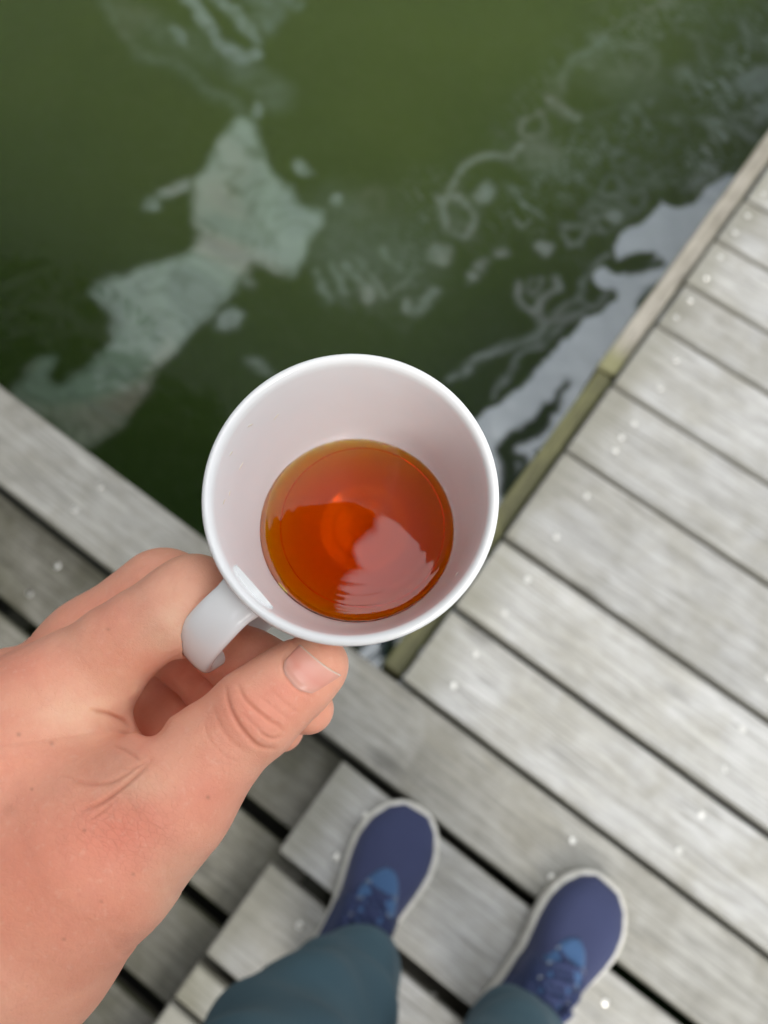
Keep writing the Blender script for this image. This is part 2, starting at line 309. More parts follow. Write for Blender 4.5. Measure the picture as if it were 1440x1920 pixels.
# ------------------------------------------------------------------ boards
def board_mesh(x0, x1, y0, y1, th, seed, mossy=(1, 0), nseg=None):
    r = random.Random(seed); L = x1-x0; n = nseg or max(8, min(40, int(L/.06)))
    b = .0028; w = (y1-y0)/2
    prof = [(-w, -th), (-w, -b), (-w+b, 0), (-w*.5, .0003), (w*.5, .0003), (w-b, 0), (w, -b), (w, -th)]
    xs = [0, .0025] + [L*i/n for i in range(1, n)] + [L-.0025, L]
    v = []; wear = []
    ph = r.random()*9; cup = r.uniform(-.0006, .0009)
    for i, x in enumerate(xs):
        j0 = r.uniform(-.0005, .0005); j1 = r.uniform(-.0005, .0005); bow = .0006*math.sin(x*3+ph)
        sh = 1 if (i in (0, len(xs)-1)) else 0
        for k, (y, z) in enumerate(prof):
            jy = (j0 if y < 0 else j1)+bow
            zz = z - sh*b*(k not in (0, 7)) + (cup*((y/w)**2) if k not in (0, 7) else 0)
            v.append((x, y*(1-sh*.012)+jy, zz))
            wear.append(max(math.exp(-x/.045) if mossy[0] else 0, math.exp(-(L-x)/.09) if mossy[1] else 0, (.85 if k in (1, 6) else 0)+(.1 if k in (0, 7) else 0)))
    f = []; m = len(prof)
    for i in range(len(xs)-1):
        for k in range(m):
            k2 = (k+1) % m; f.append((i*m+k, i*m+k2, (i+1)*m+k2, (i+1)*m+k))
    f.append(tuple(range(m))[::-1]); f.append(tuple((len(xs)-1)*m+k for k in range(m)))
    me = mesh('plank', v, f)
    at = me.attributes.new('wear', 'FLOAT', 'POINT'); at.data.foreach_set('value', wear)
    bm = bmesh.new(); bm.from_mesh(me); bmesh.ops.recalc_face_normals(bm, faces=bm.faces); bm.to_mesh(me); bm.free()
    return me
def screw_mesh():
    bm = bmesh.new(); prof = [(.0001, .0011), (.0012, .0010), (.0013, .0002), (.0018, .0002), (.0020, .0013), (.0034, .0010), (.0044, 0), (.0044, -.002)]
    n = 12; rows = [[bm.verts.new((r*math.cos(2*math.pi*i/n), r*math.sin(2*math.pi*i/n), z)) for i in range(n)] for r, z in prof]
    for a, b in zip(rows, rows[1:]):
        for i in range(n): bm.faces.new((a[i], b[i], b[(i+1) % n], a[(i+1) % n]))
    bm.faces.new(rows[0]); bmesh.ops.recalc_face_normals(bm, faces=bm.faces)
    me = from_bm('screw', bm); me.materials.append(M_screw); return me
SCREW = screw_mesh()
boards = []
def plank(parent, x0, x1, y0, y1, z, mat, seed, th=.028, mossy=(1, 0), screws=(), label=None, tilt=0.0):
    me = board_mesh(x0, x1, y0, y1, th, seed, mossy)
    o = obj('plank', me, mat, parent); o.location = (x0, (y0+y1)/2, z)
    me.polygons.foreach_set('use_smooth', [False]*len(me.polygons))
    o.rotation_euler[0] = tilt
    if label: o['label'] = label
    for sx, sy in screws:
        if x0+.004 < sx < x1-.004:
            s = bpy.data.objects.new('screw', SCREW); COL.objects.link(s); s.parent = o; s.location = (sx-x0, sy-(y0+y1)/2, .0004); s.scale = (1.12,)*3
            s.rotation_euler = (random.uniform(-.12, .12), random.uniform(-.12, .12), random.random()*6)
    return o
pier = thing('pier', 'wide grey weathered plank pier with screw heads running along the right side', 'pier')
E0 = -.017
ys = [-.66, -.53, -.40, -.272, -.218, -.077, .0765, .205, .340, .478, .668, .825, .982, 1.096, 1.222, 1.348, 1.474, 1.60, 1.735, 1.865, 1.99, 2.12, 2.25, 2.39, 2.52, 2.65, 2.78, 2.92, 3.05]
gap = {5: .018, 6: .014, 4: .014, 3: .006, 7: .009, 8: .011, 9: .011, 10: .009}
for i in range(len(ys)-1):
    g0 = gap.get(i, .008)/2; g1 = gap.get(i+1, .008)/2; y0, y1 = ys[i]+g0, ys[i+1]-g1
    wd = y1-y0; xe = .0065 if ys[i] > .83 else .05
    sx = [xe, .42, 1.02, 1.6] if ys[i] != .0765 else [-.556, .294, 1.02, 1.6, -1.2, -1.9]
    if i < 5: sx = [.056, .5, 1.02, 1.6]
    fr = (.29, .75) if wd > .1 else (.5,)
    scr = [(x+random.uniform(-.003, .003), y0+wd*(q+random.uniform(-.03, .03))) for x in sx for q in fr]
    if i == 10: scr.append((.044, y0+wd*.5))
    if i == 6:
        plank(pier, -2.4, 2.1, y0, y1, 0, M_mid, 100+i, mossy=(0, 0), screws=scr)
    else:
        plank(pier, E0+random.uniform(-.0015, .0015), 2.1, y0, y1, (-.004 if i == 3 else 0)+random.uniform(-.0006, .0006), M_mid if i == 3 else M_board, 100+i, screws=scr)
# edge beams beside the board ends
def beam(name, x0, x1, y0, y1, z, th, mat, parent, seed, label=None, mossy=(0, 0)):
    me = board_mesh(0, y1-y0, -(x1-x0)/2, (x1-x0)/2, th, seed, mossy)
    o = obj(name, me, mat, parent); o.location = ((x0+x1)/2, y0, z); o.rotation_euler[2] = math.pi/2
    if label: o['label'] = label
    return o
beam('edge_board', -.0575, -.0215, .852, 3.05, -.012, .13, M_trim, pier, 5, 'pale grey tan edge board', (1, 0))
beam('edge_board', -.0520, -.0205, .214, .849, -.020, .12, M_moss, pier, 6, 'edge board green with algae')
for x in (.05, .42, 1.02, 1.6):
    beam('joist', x-.02, x+.02, -.6, .07, -.032, .12, M_dark, pier, 7); beam('joist', x-.02, x+.02, .215, 3.0, -.032, .12, M_dark, pier, 8)
beam('joist', .27, .32, .08, .2, -.032, .1, M_dark, pier, 9)
for g in ys[1:-1]:  # dark strips added below the gaps so they read black
    if g != .0765 and g != .205: gap_strip_mesh = board_mesh(0, 2.1, -.04, .04, .03, 50, (0, 0)); o = obj('gap_dark_strip', gap_strip_mesh, M_dark, pier); o.location = (-.0, g, -.16)
for x in (.12, 1.7):
    for y in (.6, 1.9, 2.9, -.45):
        bm = bmesh.new(); bmesh.ops.create_cone(bm, cap_ends=True, segments=20, radius1=.085, radius2=.08, depth=2.0, matrix=Matrix.Translation((x, y, -1.155)))
        obj('post', from_bm('post', bm), M_dark, pier, smooth=False)
lowdeck = thing('walkway', 'lower dark damp plank walkway passing under the hand on the left', 'walkway')
yl = [.081, -.051, -.179, -.302, -.43, -.56, -.69]
for i in range(len(yl)-1):
    y1, y0 = yl[i]-(.006 if i == 0 else .0095), yl[i+1]+.0095
    scr = [(x+random.uniform(-.003, .003), y0+(y1-y0)*(q+random.uniform(-.03, .03))) for x in (-.54, -1.2, -1.9, .25) for q in (.27, .74)]
    plank(lowdeck, -2.35+random.uniform(-.02, .02), .40, y0, y1, -.05+random.uniform(-.001, .001), M_low, 300+i, mossy=(0, 0), screws=scr)
for x in (-.54, -1.2, -1.9, .25):
    beam('joist', x-.02, x+.02, -.6, .07, -.084, .12, M_dark, lowdeck, 11)
for g in yl:  # same darkening strips, added under the walkway gaps
    o = obj('gap_dark_strip', board_mesh(0, 2.7, -.05, .05, .03, 51, (0, 0)), M_dark, lowdeck); o.location = (-2.35, g, -.21)
for x in (-.8, -2.0):
    bm = bmesh.new(); bmesh.ops.create_cone(bm, cap_ends=True, segments=20, radius1=.085, radius2=.08, depth=2.0, matrix=Matrix.Translation((x, -.3, -1.21)))
    obj('post', from_bm('post', bm), M_dark, lowdeck)

# ------------------------------------------------------------------ mug
def lathe(prof, n, A, o):      # prof (r, depth along A); o, A in camera axes; returns verts in world, faces
    A = np.array(A)/np.linalg.norm(A); e1 = np.cross(A, [0, 1, 0]); e1 /= np.linalg.norm(e1); e2 = np.cross(A, e1)
    v = []; f = []
    for r, d in prof:
        for i in range(n):
            t = 2*math.pi*i/n; v.append(o + A*d + r*(math.cos(t)*e1+math.sin(t)*e2))
    for j in range(len(prof)-1):
        for i in range(n): f.append((j*n+i, j*n+(i+1) % n, (j+1)*n+(i+1) % n, (j+1)*n+i))
    return W(np.array(v)), f
def fixn(me):
    bm = bmesh.new(); bm.from_mesh(me); bmesh.ops.recalc_face_normals(bm, faces=bm.faces); bm.to_mesh(me); bm.free()
CA = np.array([.03073, .18366, 1.0]); CA /= np.linalg.norm(CA)
CO = PX(654.6, 926.5, .21701)
RO = .04235
INN = [(.0402, .0006), (.0395, .0018), (.0391, .004), (.0383, .010), (.0372, .020), (.0361, .030), (.0350, .038), (.0341, .044), (.0332, .050), (.0317, .056), (.0293, .062), (.0258, .0675), (.0212, .0718), (.0155, .0743), (.0085, .0755), (.0001, .0758)]
OUT = [(.0001, .0815), (.022, .0812), (.0285, .083), (.0302, .0815), (.0334, .072), (.0357, .060), (.0374, .048), (.0389, .036), (.0400, .024), (.0408, .013), (.0414, .0065), (.0421, .0035), (RO, .0018), (.0421, .0006), (.0413, 0.0)]
m = Mat('glazed_white_porcelain'); v = m.coords(); n = m.noise(v, 30, 3)
m.link(m.ramp(n, [(.3, (.80, .805, .805)), (.7, (.83, .835, .835))]), m.b.inputs['Base Color']); m.set(Roughness=.16, IOR=1.5); m.b.inputs['Coat Weight'].default_value = .2; m.b.inputs['Coat Roughness'].default_value = .04
M_porc = m.m
M_stain = Mat('dried_tea_mark').set(Roughness=.3).m; M_stain.node_tree.nodes['Principled BSDF'].inputs['Base Color'].default_value = (.66, .60, .50, 1)
mug = thing('mug', 'small white porcelain mug with tea in it, held by its handle above the water', 'mug', tuple(W(CO+CA*.083)))
bpy.context.view_layer.update()
def child_world(o, parent):
    o.parent = parent; o.matrix_parent_inverse = Matrix.Translation(-Vector(parent.location)); return o
vv, ff = lathe(OUT+INN, 128, CA, CO); me = mesh('mug_body', vv, ff); fixn(me)
child_world(obj('body', me, M_porc, smooth=True), mug)
hd = np.array([-205., 190., 0]); hd -= CA*(hd@CA); hd /= np.linalg.norm(hd); ht = np.cross(CA, hd)
def catmull(P, n):
    P = np.array(P, float); P = np.vstack([2*P[0]-P[1], P, 2*P[-1]-P[-2]]); o = []
    for i in range(1, len(P)-2):
        for t in np.linspace(0, 1, n, endpoint=False):
            a, b, c, d = P[i-1:i+3]; o.append(.5*((2*b)+(-a+c)*t+(2*a-5*b+4*c-d)*t*t+(-a+3*b-3*c+d)*t**3))
    o.append(P[-2]); return np.array(o)
hp = catmull([(.0375, .0085), (.0440, .0075), (.0510, .0085), (.0585, .0125), (.0640, .0190), (.0655, .0262), (.0605, .0330), (.0535, .0380), (.0475, .0430), (.0405, .0450), (.0345, .0465)], 7)
def superell(n, a, b, p=2.6):
    t = np.linspace(0, 2*math.pi, n, endpoint=False); c, s = np.cos(t), np.sin(t)
    return np.c_[a*np.sign(c)*np.abs(c)**(2/p), b*np.sign(s)*np.abs(s)**(2/p)]
v = []; f = []; n = 28
for i, q in enumerate(hp):
    tg = hp[min(i+1, len(hp)-1)]-hp[max(i-1, 0)]; tg /= np.linalg.norm(tg); nr = np.array([-tg[1], tg[0]])
    u = i/(len(hp)-1); wide = .0068+.0016*max(0, 1-u/.12)+.0006*math.sin(u*3.1)+.001*max(0, (u-.9)/.1); th = .0026+.0010*max(0, 1-u/.1)
    for a, b in superell(n, wide, th):
        rr = q+nr*b; v.append(CO+hd*rr[0]+CA*rr[1]+ht*a)
for i in range(len(hp)-1):
    for k in range(n): f.append((i*n+k, i*n+(k+1) % n, (i+1)*n+(k+1) % n, (i+1)*n+k))
me = mesh('handle', W(np.array(v)), f); fixn(me)
child_world(obj('handle', me, M_porc, smooth=True), mug)

# dried marks inside the mug (small drops on the glaze)
def inner_r(d):
    for (r0, d0), (r1, d1) in zip(INN, INN[1:]):
        if d0 <= d <= d1: return r0+(r1-r0)*(d-d0)/(d1-d0)
    return INN[0][0]
e1 = np.cross(CA, [0, 1, 0]); e1 /= np.linalg.norm(e1); e2 = np.cross(CA, e1)
for px, py, L in [(470, 797, 3), (433, 850, 2), (452, 873, 3), (420, 940, 3), (517, 782, 3), (856, 1077, 1.5), (430,925,2)]:
    ray = PX(px, py, 1.0); ray /= np.linalg.norm(ray); hit = None
    for t in np.arange(.19, .28, .0001):
        p = ray*t-CO; d = p@CA; rad = np.linalg.norm(p-CA*d)
        if d > .0008 and rad > inner_r(d): hit = ray*t; hd_ = d; break
    if hit is None: continue
    p = hit-CO; rd = p-CA*(p@CA); rd /= np.linalg.norm(rd); tg = np.cross(rd, CA)
    vs = []; bm = bmesh.new(); r = random.Random(px)
    mt = Matrix.Identity(3); bmesh.ops.create_uvsphere(bm, u_segments=10, v_segments=6, radius=1)
    a = r.uniform(-.9, .9)
    for q in bm.verts:
        x, y, z = q.co; x += .35*y*y
        w = CO+CA*(hd_)+rd*(inner_r(hd_)-.00002)
        w = w+(tg*math.cos(a)+CA*math.sin(a))*(y*L*.00055)+(-tg*math.sin(a)+CA*math.cos(a))*(x*.00036)-rd*z*.00016
        q.co = Vector(W(w))
    child_world(obj('tea_drop', from_bm('tea_drop', bm), M_stain, smooth=True), mug)

# tea: a horizontal surface inside the tilted mug
TD = .04945
def make_tea():
    C = W(CO+CA*TD); A = M3@CA   # world axis (pointing down into the mug)
    NR, NA = 46, 144
    def wall(phi):               # distance from C to the inner wall along horizontal direction phi
        d = np.array([math.cos(phi), math.sin(phi), 0.]); lo, hi = .015, .05
        for _ in range(24):
            mid = (lo+hi)/2; p = C+d*mid-W(CO); dd = p@A; rr = np.linalg.norm(p-A*dd)
            if rr < inner_r(dd)-.00003: lo = mid
            else: hi = mid
        return lo
    v = [C.copy()]; R = []
    for k in range(NA): R.append(wall(2*math.pi*k/NA))
    for j in range(1, NR+1):
        s = 1-(1-j/NR)**1.6
        for k in range(NA):
            ph = 2*math.pi*k/NA; w = R[k]; x = s*w; e = w-x
            z = .0004*math.exp(-e/.0008)
            q = x*math.cos(ph); q2 = x*math.sin(ph)
            amp = np.clip((x-.010)/.018, 0, 1)
            z += .000030*amp*math.sin(e*2*math.pi/.0036+.9*math.sin(ph*2+1))*math.exp(-e/.011)
            z += .000030*math.sin(q*170+q2*240+1.0)*math.sin(q2*150-q*90)+.000007*math.sin(q*420-q2*300+2*math.sin(q2*200))
            v.append(C+np.array([q, q2, z]))
    f = [(0, 1+k, 1+(k+1) % NA) for k in range(NA)]
    for j in range(NR-1):
        for k in range(NA): f.append((1+j*NA+k, 1+(j+1)*NA+k, 1+(j+1)*NA+(k+1) % NA, 1+j*NA+(k+1) % NA))
    # lower shell just inside the wall of the mug
    top = 1+(NR-1)*NA; e_1 = M3@e1; e_2 = M3@e2; Ow = W(CO); prev = top
    rim = [np.array(v[top+k]) for k in range(NA)]
    for d in (.052, .056, .060, .064, .0675, .070, .072, .0738, .0750):
        for k in range(NA):
            p = rim[k]-Ow; dd = p@A; rr = p-A*dd; rr /= np.linalg.norm(rr)
            v.append(Ow+A*max(d, dd+.0005)+rr*(inner_r(max(d, dd+.0005))+.0002))
        base = len(v)-NA
        for k in range(NA): f.append((prev+k, base+k, base+(k+1) % NA, prev+(k+1) % NA))
        prev = base
    v.append(Ow+A*.0762); c = len(v)-1
    for k in range(NA): f.append((prev+k, c, prev+(k+1) % NA))
    me = mesh('tea', v, f); fixn(me)
    m = Mat('clear_red_tea'); t = m
    rf = t.n.new('ShaderNodeBsdfRefraction'); rf.inputs['IOR'].default_value = 1.33; rf.inputs['Roughness'].default_value = 0
    gl = t.n.new('ShaderNodeBsdfGlossy'); gl.inputs['Roughness'].default_value = .0; gl.inputs['Color'].default_value = (1, .96, .97, 1)
    fr = t.n.new('ShaderNodeFresnel'); fr.inputs['IOR'].default_value = 1.33
    ge = t.n.new('ShaderNodeNewGeometry')
    fac = t.math('MINIMUM', t.math('ADD', t.math('MULTIPLY', fr.outputs[0], 1.0), t.math('MULTIPLY', t.math('SUBTRACT', 1.0, ge.outputs['Backfacing']), .013)), 1.0)
    ms = t.n.new('ShaderNodeMixShader'); t.link(fac, ms.inputs[0]); t.link(rf.outputs[0], ms.inputs[1]); t.link(gl.outputs[0], ms.inputs[2]); t.link(ms.outputs[0], t.o.inputs[0])
    ab = t.n.new('ShaderNodeVolumeAbsorption'); ab.inputs['Color'].default_value = (.9970, .944, .0, 1); ab.inputs['Density'].default_value = 900.0
    vs_ = t.n.new('ShaderNodeVolumeScatter'); vs_.inputs['Color'].default_value = (1, .55, .08, 1); vs_.inputs['Density'].default_value = 10.0
    av = t.n.new('ShaderNodeAddShader'); t.link(ab.outputs[0], av.inputs[0]); t.link(vs_.outputs[0], av.inputs[1]); t.link(av.outputs[0], t.o.inputs['Volume'])
    o = obj('tea', me, m.m, smooth=True); tag(o, 'amber red tea filling the lower half of the white mug', 'tea')
    bpy.context.view_layer.update()
make_tea()

# ------------------------------------------------------------------ skin surfaces from a distance field
import openvdb
class Field:
    def __init__(s, lo, hi, h):
        s.lo = np.array(lo, float); s.h = h; s.n = np.ceil((np.array(hi)-s.lo)/h).astype(int)+1
        s.ax = [s.lo[i]+h*np.arange(s.n[i]) for i in range(3)]
        s.d = np.full(s.n, .02, np.float32)
    def box(s, lo, hi):
        a = np.clip(np.floor((np.array(lo)-s.lo)/s.h).astype(int), 0, s.n); b = np.clip(np.ceil((np.array(hi)-s.lo)/s.h).astype(int)+1, 0, s.n)
        return tuple(slice(x, y) for x, y in zip(a, b))
    def cone(s, a, b, ra, rb, sq=1.0, sqdir=None, k=.004, tgt=None, sub=False):
        a = np.array(a, float); b = np.array(b, float); m = max(ra, rb)*max(1, 1/sq)+.014
        sl = s.box(np.minimum(a, b)-m, np.maximum(a, b)+m)
        x, y, z = np.meshgrid(*[s.ax[i][sl[i]].astype(np.float32) for i in range(3)], indexing='ij', sparse=True)
        ab = b-a; L = ab@ab
        t = np.clip(((x-a[0])*ab[0]+(y-a[1])*ab[1]+(z-a[2])*ab[2])/L, 0, 1) if L > 1e-12 else np.float32(0)
        dx = x-(a[0]+t*ab[0]); dy = y-(a[1]+t*ab[1]); dz = z-(a[2]+t*ab[2])
        r = ra+(rb-ra)*t
        q = dx*dx+dy*dy+dz*dz
        if sqdir is not None:
            c = dx*sqdir[0]+dy*sqdir[1]+dz*sqdir[2]; q = q+c*c*(1/sq**2-1)
        d = (np.sqrt(q)-r).astype(np.float32)
        T = s.d if tgt is None else tgt; cur = T[sl]
        if sub:
            d = -d; hh = np.maximum(k-np.abs(cur-d), 0)/k; T[sl] = np.maximum(cur, d)+hh*hh*k*.25
        else:
            hh = np.maximum(k-np.abs(cur-d), 0)/k; T[sl] = np.minimum(cur, d)-hh*hh*k*.25
        return d
    def chain(s, pts, k=.004, tgt=None, **kw):
        for (a, ra), (b, rb) in zip(pts, pts[1:]): s.cone(a, b, ra, rb, k=k, tgt=tgt, **kw)
    def new(s): return np.full(s.n, .02, np.float32)
    def join(s, other, k):
        hh = np.maximum(k-np.abs(s.d-other), 0)/k; s.d = np.minimum(s.d, other)-hh*hh*k*.25
    def polys(s):
        g = openvdb.FloatGrid(.02); g.copyFromArray(s.d.astype(np.float64)); p, q = g.convertToQuads(0.0)
        return p*s.h+s.lo, q[:, ::-1]
    def sample(s, p):
        u = (np.asarray(p)-s.lo)/s.h; i = np.clip(np.floor(u).astype(int), 0, s.n-2); fr = u-i; o = 0
        for dx in (0, 1):
            for dy in (0, 1):
                for dz in (0, 1):
                    w = (fr[:, 0] if dx else 1-fr[:, 0])*(fr[:, 1] if dy else 1-fr[:, 1])*(fr[:, 2] if dz else 1-fr[:, 2])
                    o = o+w*s.d[i[:, 0]+dx, i[:, 1]+dy, i[:, 2]+dz]
        return o
    def march(s, px, py, z0=.15):
        r = np.c_[(np.asarray(px)-720)/F, (np.asarray(py)-960)/F, np.ones(len(px))]; z = np.full(len(px), z0)
        for _ in range(120):
            p = r*z[:, None]; inb = ((p > s.lo) & (p < s.lo+s.h*(s.n-1))).all(1)
            d = np.where(inb, s.sample(np.clip(p, s.lo, s.lo+s.h*(s.n-1.01))), .003); z = z+np.maximum(d, -.001)*.9
        return r*z[:, None]

def J(px, py, z, r):            # joint: photo pixel, depth, radius in photo pixels at that depth
    return (PX(px, py, z), r*z/F)
def build_hand():
    Fd = Field((-.150, -.005, .165), (.002, .168, .315), .00047)
    # wrist, palm and thumb
    Fd.chain([J(-190, 1985, .228, 185), J(-15, 1785, .226, 172), J(80, 1640, .226, 180)], k=.02)
    Fd.chain([J(20, 1690, .228, 190), J(55, 1430, .236, 158), J(62, 1350, .240, 118)], k=.016)      # index metacarpal
    Fd.chain([J(-30, 1700, .245, 185), J(5, 1410, .262, 150), J(28, 1330, .266, 108)], k=.014)        # middle metacarpal
    Fd.chain([J(-60, 1700, .26, 190), J(-30, 1450, .285, 150), J(0, 1350, .290, 110)], k=.014)
    Fd.chain([J(48, 1705, .222, 168), J(196, 1588, .2175, 138), J(314, 1488, .2170, 103)], k=.016)     # thumb metacarpal
    Fd.chain([J(212, 1574, .2170, 124), J(314, 1488, .2165, 102)], k=.010)
    th = Fd.new()
    Fd.chain([J(318, 1492, .2165, 104), J(405, 1405, .2180, 88), J(478, 1338, .2200, 84), J(530, 1295, .2222, 74), J(570, 1264, .2240, 65), J(597, 1246, .2252, 57)], k=.0035, tgt=th)
    Fd.join(th, .010)
    # web between thumb and index
    Fd.chain([J(215, 1500, .238, 70), J(165, 1400, .240, 70)], k=.016)
    Fd.chain([J(235, 1475, .236, 38), J(185, 1395, .240, 52)], k=.009)
    Fd.chain([J(258, 1418, .241, 24), J(205, 1372, .241, 44)], k=.006)
    # index finger: knuckle, bent middle joint against the rim, tip through the handle
    ix = Fd.new()
    Fd.chain([J(78, 1345, .242, 108), J(150, 1275, .239, 98), J(218, 1218, .2375, 84), J(268, 1185, .2365, 80), J(325, 1152, .2360, 82), J(362, 1122, .2375, 78)], k=.003, tgt=ix)
    Fd.chain([J(362, 1122, .2375, 77), J(372, 1146, .2460, 70), J(408, 1205, .2520, 60)], k=.005, tgt=ix)
    Fd.chain([J(325, 1187, .2375, 54), J(350, 1170, .2400, 54)], k=.0025, tgt=ix)
    Fd.chain([J(408, 1205, .2520, 58), J(460, 1250, .2520, 58), J(525, 1272, .2510, 50)], k=.004, tgt=ix)
    Fd.chain([J(428, 1238, .2480, 34), J(470, 1232, .2470, 46), J(520, 1250, .2470, 46)], k=.004, tgt=ix)
    Fd.chain([J(236, 1262, .2385, 62), J(190, 1300, .240, 70)], k=.0025, tgt=ix)
    Fd.join(ix, .009)
    # middle finger
    md = Fd.new()
    Fd.chain([J(48, 1345, .266, 108), J(180, 1222, .262, 99), J(308, 1118, .262, 90)], k=.006, tgt=md)
    Fd.chain([J(308, 1118, .262, 80), J(352, 1220, .276, 66), J(420, 1290, .270, 66), J(500, 1322, .260, 58), J(578, 1330, .2540, 47)], k=.004, tgt=md)
    Fd.join(md, .003)
    rg = Fd.new()
    Fd.chain([J(20, 1370, .290, 98), J(130, 1275, .292, 88), J(230, 1210, .295, 84)], k=.006, tgt=rg)
    Fd.chain([J(230, 1210, .295, 74), J(275, 1300, .298, 68), J(335, 1352, .288, 62), J(440, 1362, .276, 52), J(528, 1366, .268, 43)], k=.004, tgt=rg)
    Fd.join(rg, .002)
    lf = Fd.new()
    Fd.chain([J(-20, 1420, .305, 85), J(60, 1370, .308, 76), J(150, 1330, .309, 68), J(230, 1345, .307, 60), J(300, 1350, .303, 50)], k=.005, tgt=lf)
    Fd.join(lf, .002)
    # small anatomical lumps and the flexion fold of the index finger
    for x, y, rr, z1 in ((332, 1268, 27, .256), (302, 1298, 29, .256), (277, 1335, 24, .256), (282, 1362, 15, .262)): Fd.cone(PX(x, y, .205), PX(x, y, z1), rr*.22/F, rr*.25/F, k=.004, sub=True)
    Fd.cone(*[PX(250, 1366, .232), PX(180, 1338, .2215)], .0018, .0004, k=.004, sub=True)
    Fd.cone(*[PX(300, 1398, .228), PX(215, 1470, .2155)], .0022, .0006, k=.006, sub=True)
    # make room for the handle and the wall of the mug
    for i in range(0, int(len(hp)*.56), 2):
        a = CO+hd*hp[i][0]+CA*hp[i][1]
        for sgn in (-1, 1): Fd.cone(a+ht*.0040*sgn, a, .0026, .0026, k=.0008, sub=True)
    return Fd
HF = build_hand()
hv, hq = HF.polys()
print('hand verts', len(hv))
NL = None
def smooth_verts(v, q, it=2):
    e = np.vstack([q[:, [0, 1]], q[:, [1, 2]], q[:, [2, 3]], q[:, [3, 0]]]); n = len(v)
    cnt = np.bincount(e[:, 0], minlength=n)+np.bincount(e[:, 1], minlength=n)
    for _ in range(it):
        s = np.stack([np.bincount(e[:, 0], v[e[:, 1], k], n)+np.bincount(e[:, 1], v[e[:, 0], k], n) for k in range(3)], 1)/cnt[:, None]
        v = v*.45+s*.55
    return v
def vnormals(v, q):
    fn = np.cross(v[q[:, 2]]-v[q[:, 0]], v[q[:, 3]]-v[q[:, 1]]); n = np.zeros_like(v)
    for k in range(4):
        for c in range(3): n[:, c] += np.bincount(q[:, k], fn[:, c], len(v))
    return n/(np.linalg.norm(n, axis=1)[:, None]+1e-12)
hv = smooth_verts(hv, hq, 4)
vn = vnormals(hv, hq)
if np.mean(np.einsum('ij,ij->i', vn, hv-hv.mean(0))) < 0: hq = hq[:, ::-1]; vn = -vn
pp = np.c_[hv[:, 0]/hv[:, 2]*F+720, hv[:, 1]/hv[:, 2]*F+960]
front = vn[:, 2] < .25
def dist_poly(P, pts):
    pts = np.array(pts, float); best = np.full(len(P), 1e9); along = np.zeros(len(P))
    for i in range(len(pts)-1):
        a, b = pts[i], pts[i+1]; ab = b-a; t = np.clip(((P-a)@ab)/(ab@ab), 0, 1); d = np.hypot(*(P-a-t[:, None]*ab).T)
        along = np.where(d < best, (i+t)/(len(pts)-1), along); best = np.minimum(best, d)
    return best, along
thumbz = hv[:, 2] < .240
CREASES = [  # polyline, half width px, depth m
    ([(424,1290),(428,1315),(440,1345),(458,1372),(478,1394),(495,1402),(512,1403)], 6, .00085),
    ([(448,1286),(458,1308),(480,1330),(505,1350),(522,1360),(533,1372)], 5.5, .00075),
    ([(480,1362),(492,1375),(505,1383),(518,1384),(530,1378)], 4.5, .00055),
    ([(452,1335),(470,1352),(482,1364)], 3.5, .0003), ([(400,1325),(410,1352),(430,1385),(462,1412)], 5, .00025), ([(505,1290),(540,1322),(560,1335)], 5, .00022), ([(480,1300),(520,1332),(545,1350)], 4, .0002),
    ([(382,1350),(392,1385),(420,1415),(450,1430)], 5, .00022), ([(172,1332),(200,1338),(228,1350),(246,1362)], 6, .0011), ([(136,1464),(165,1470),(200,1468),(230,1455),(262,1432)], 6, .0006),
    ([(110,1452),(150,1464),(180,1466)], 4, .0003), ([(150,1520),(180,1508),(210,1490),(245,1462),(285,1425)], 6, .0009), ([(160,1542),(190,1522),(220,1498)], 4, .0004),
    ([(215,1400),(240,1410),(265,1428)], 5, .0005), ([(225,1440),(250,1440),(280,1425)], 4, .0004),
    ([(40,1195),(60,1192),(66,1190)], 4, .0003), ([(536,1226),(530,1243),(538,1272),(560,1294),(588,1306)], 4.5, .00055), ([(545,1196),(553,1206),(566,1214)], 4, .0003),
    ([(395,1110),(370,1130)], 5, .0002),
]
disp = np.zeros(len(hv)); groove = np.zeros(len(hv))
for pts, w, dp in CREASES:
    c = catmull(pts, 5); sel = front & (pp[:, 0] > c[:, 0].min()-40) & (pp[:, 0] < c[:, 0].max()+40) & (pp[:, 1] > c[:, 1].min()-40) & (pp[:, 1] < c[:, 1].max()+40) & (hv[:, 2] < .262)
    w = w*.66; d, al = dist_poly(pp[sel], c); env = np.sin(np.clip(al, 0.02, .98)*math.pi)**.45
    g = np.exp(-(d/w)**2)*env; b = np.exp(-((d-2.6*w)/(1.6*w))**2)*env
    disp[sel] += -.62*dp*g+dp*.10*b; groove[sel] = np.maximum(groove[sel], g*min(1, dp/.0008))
# broad forms: tendon, knuckles, slight unevenness
disp += .00022*np.sin(pp[:, 0]/38+1.5*np.sin(pp[:, 1]/61))*np.sin(pp[:, 1]/45)
hv2 = hv+vn*disp[:, None]
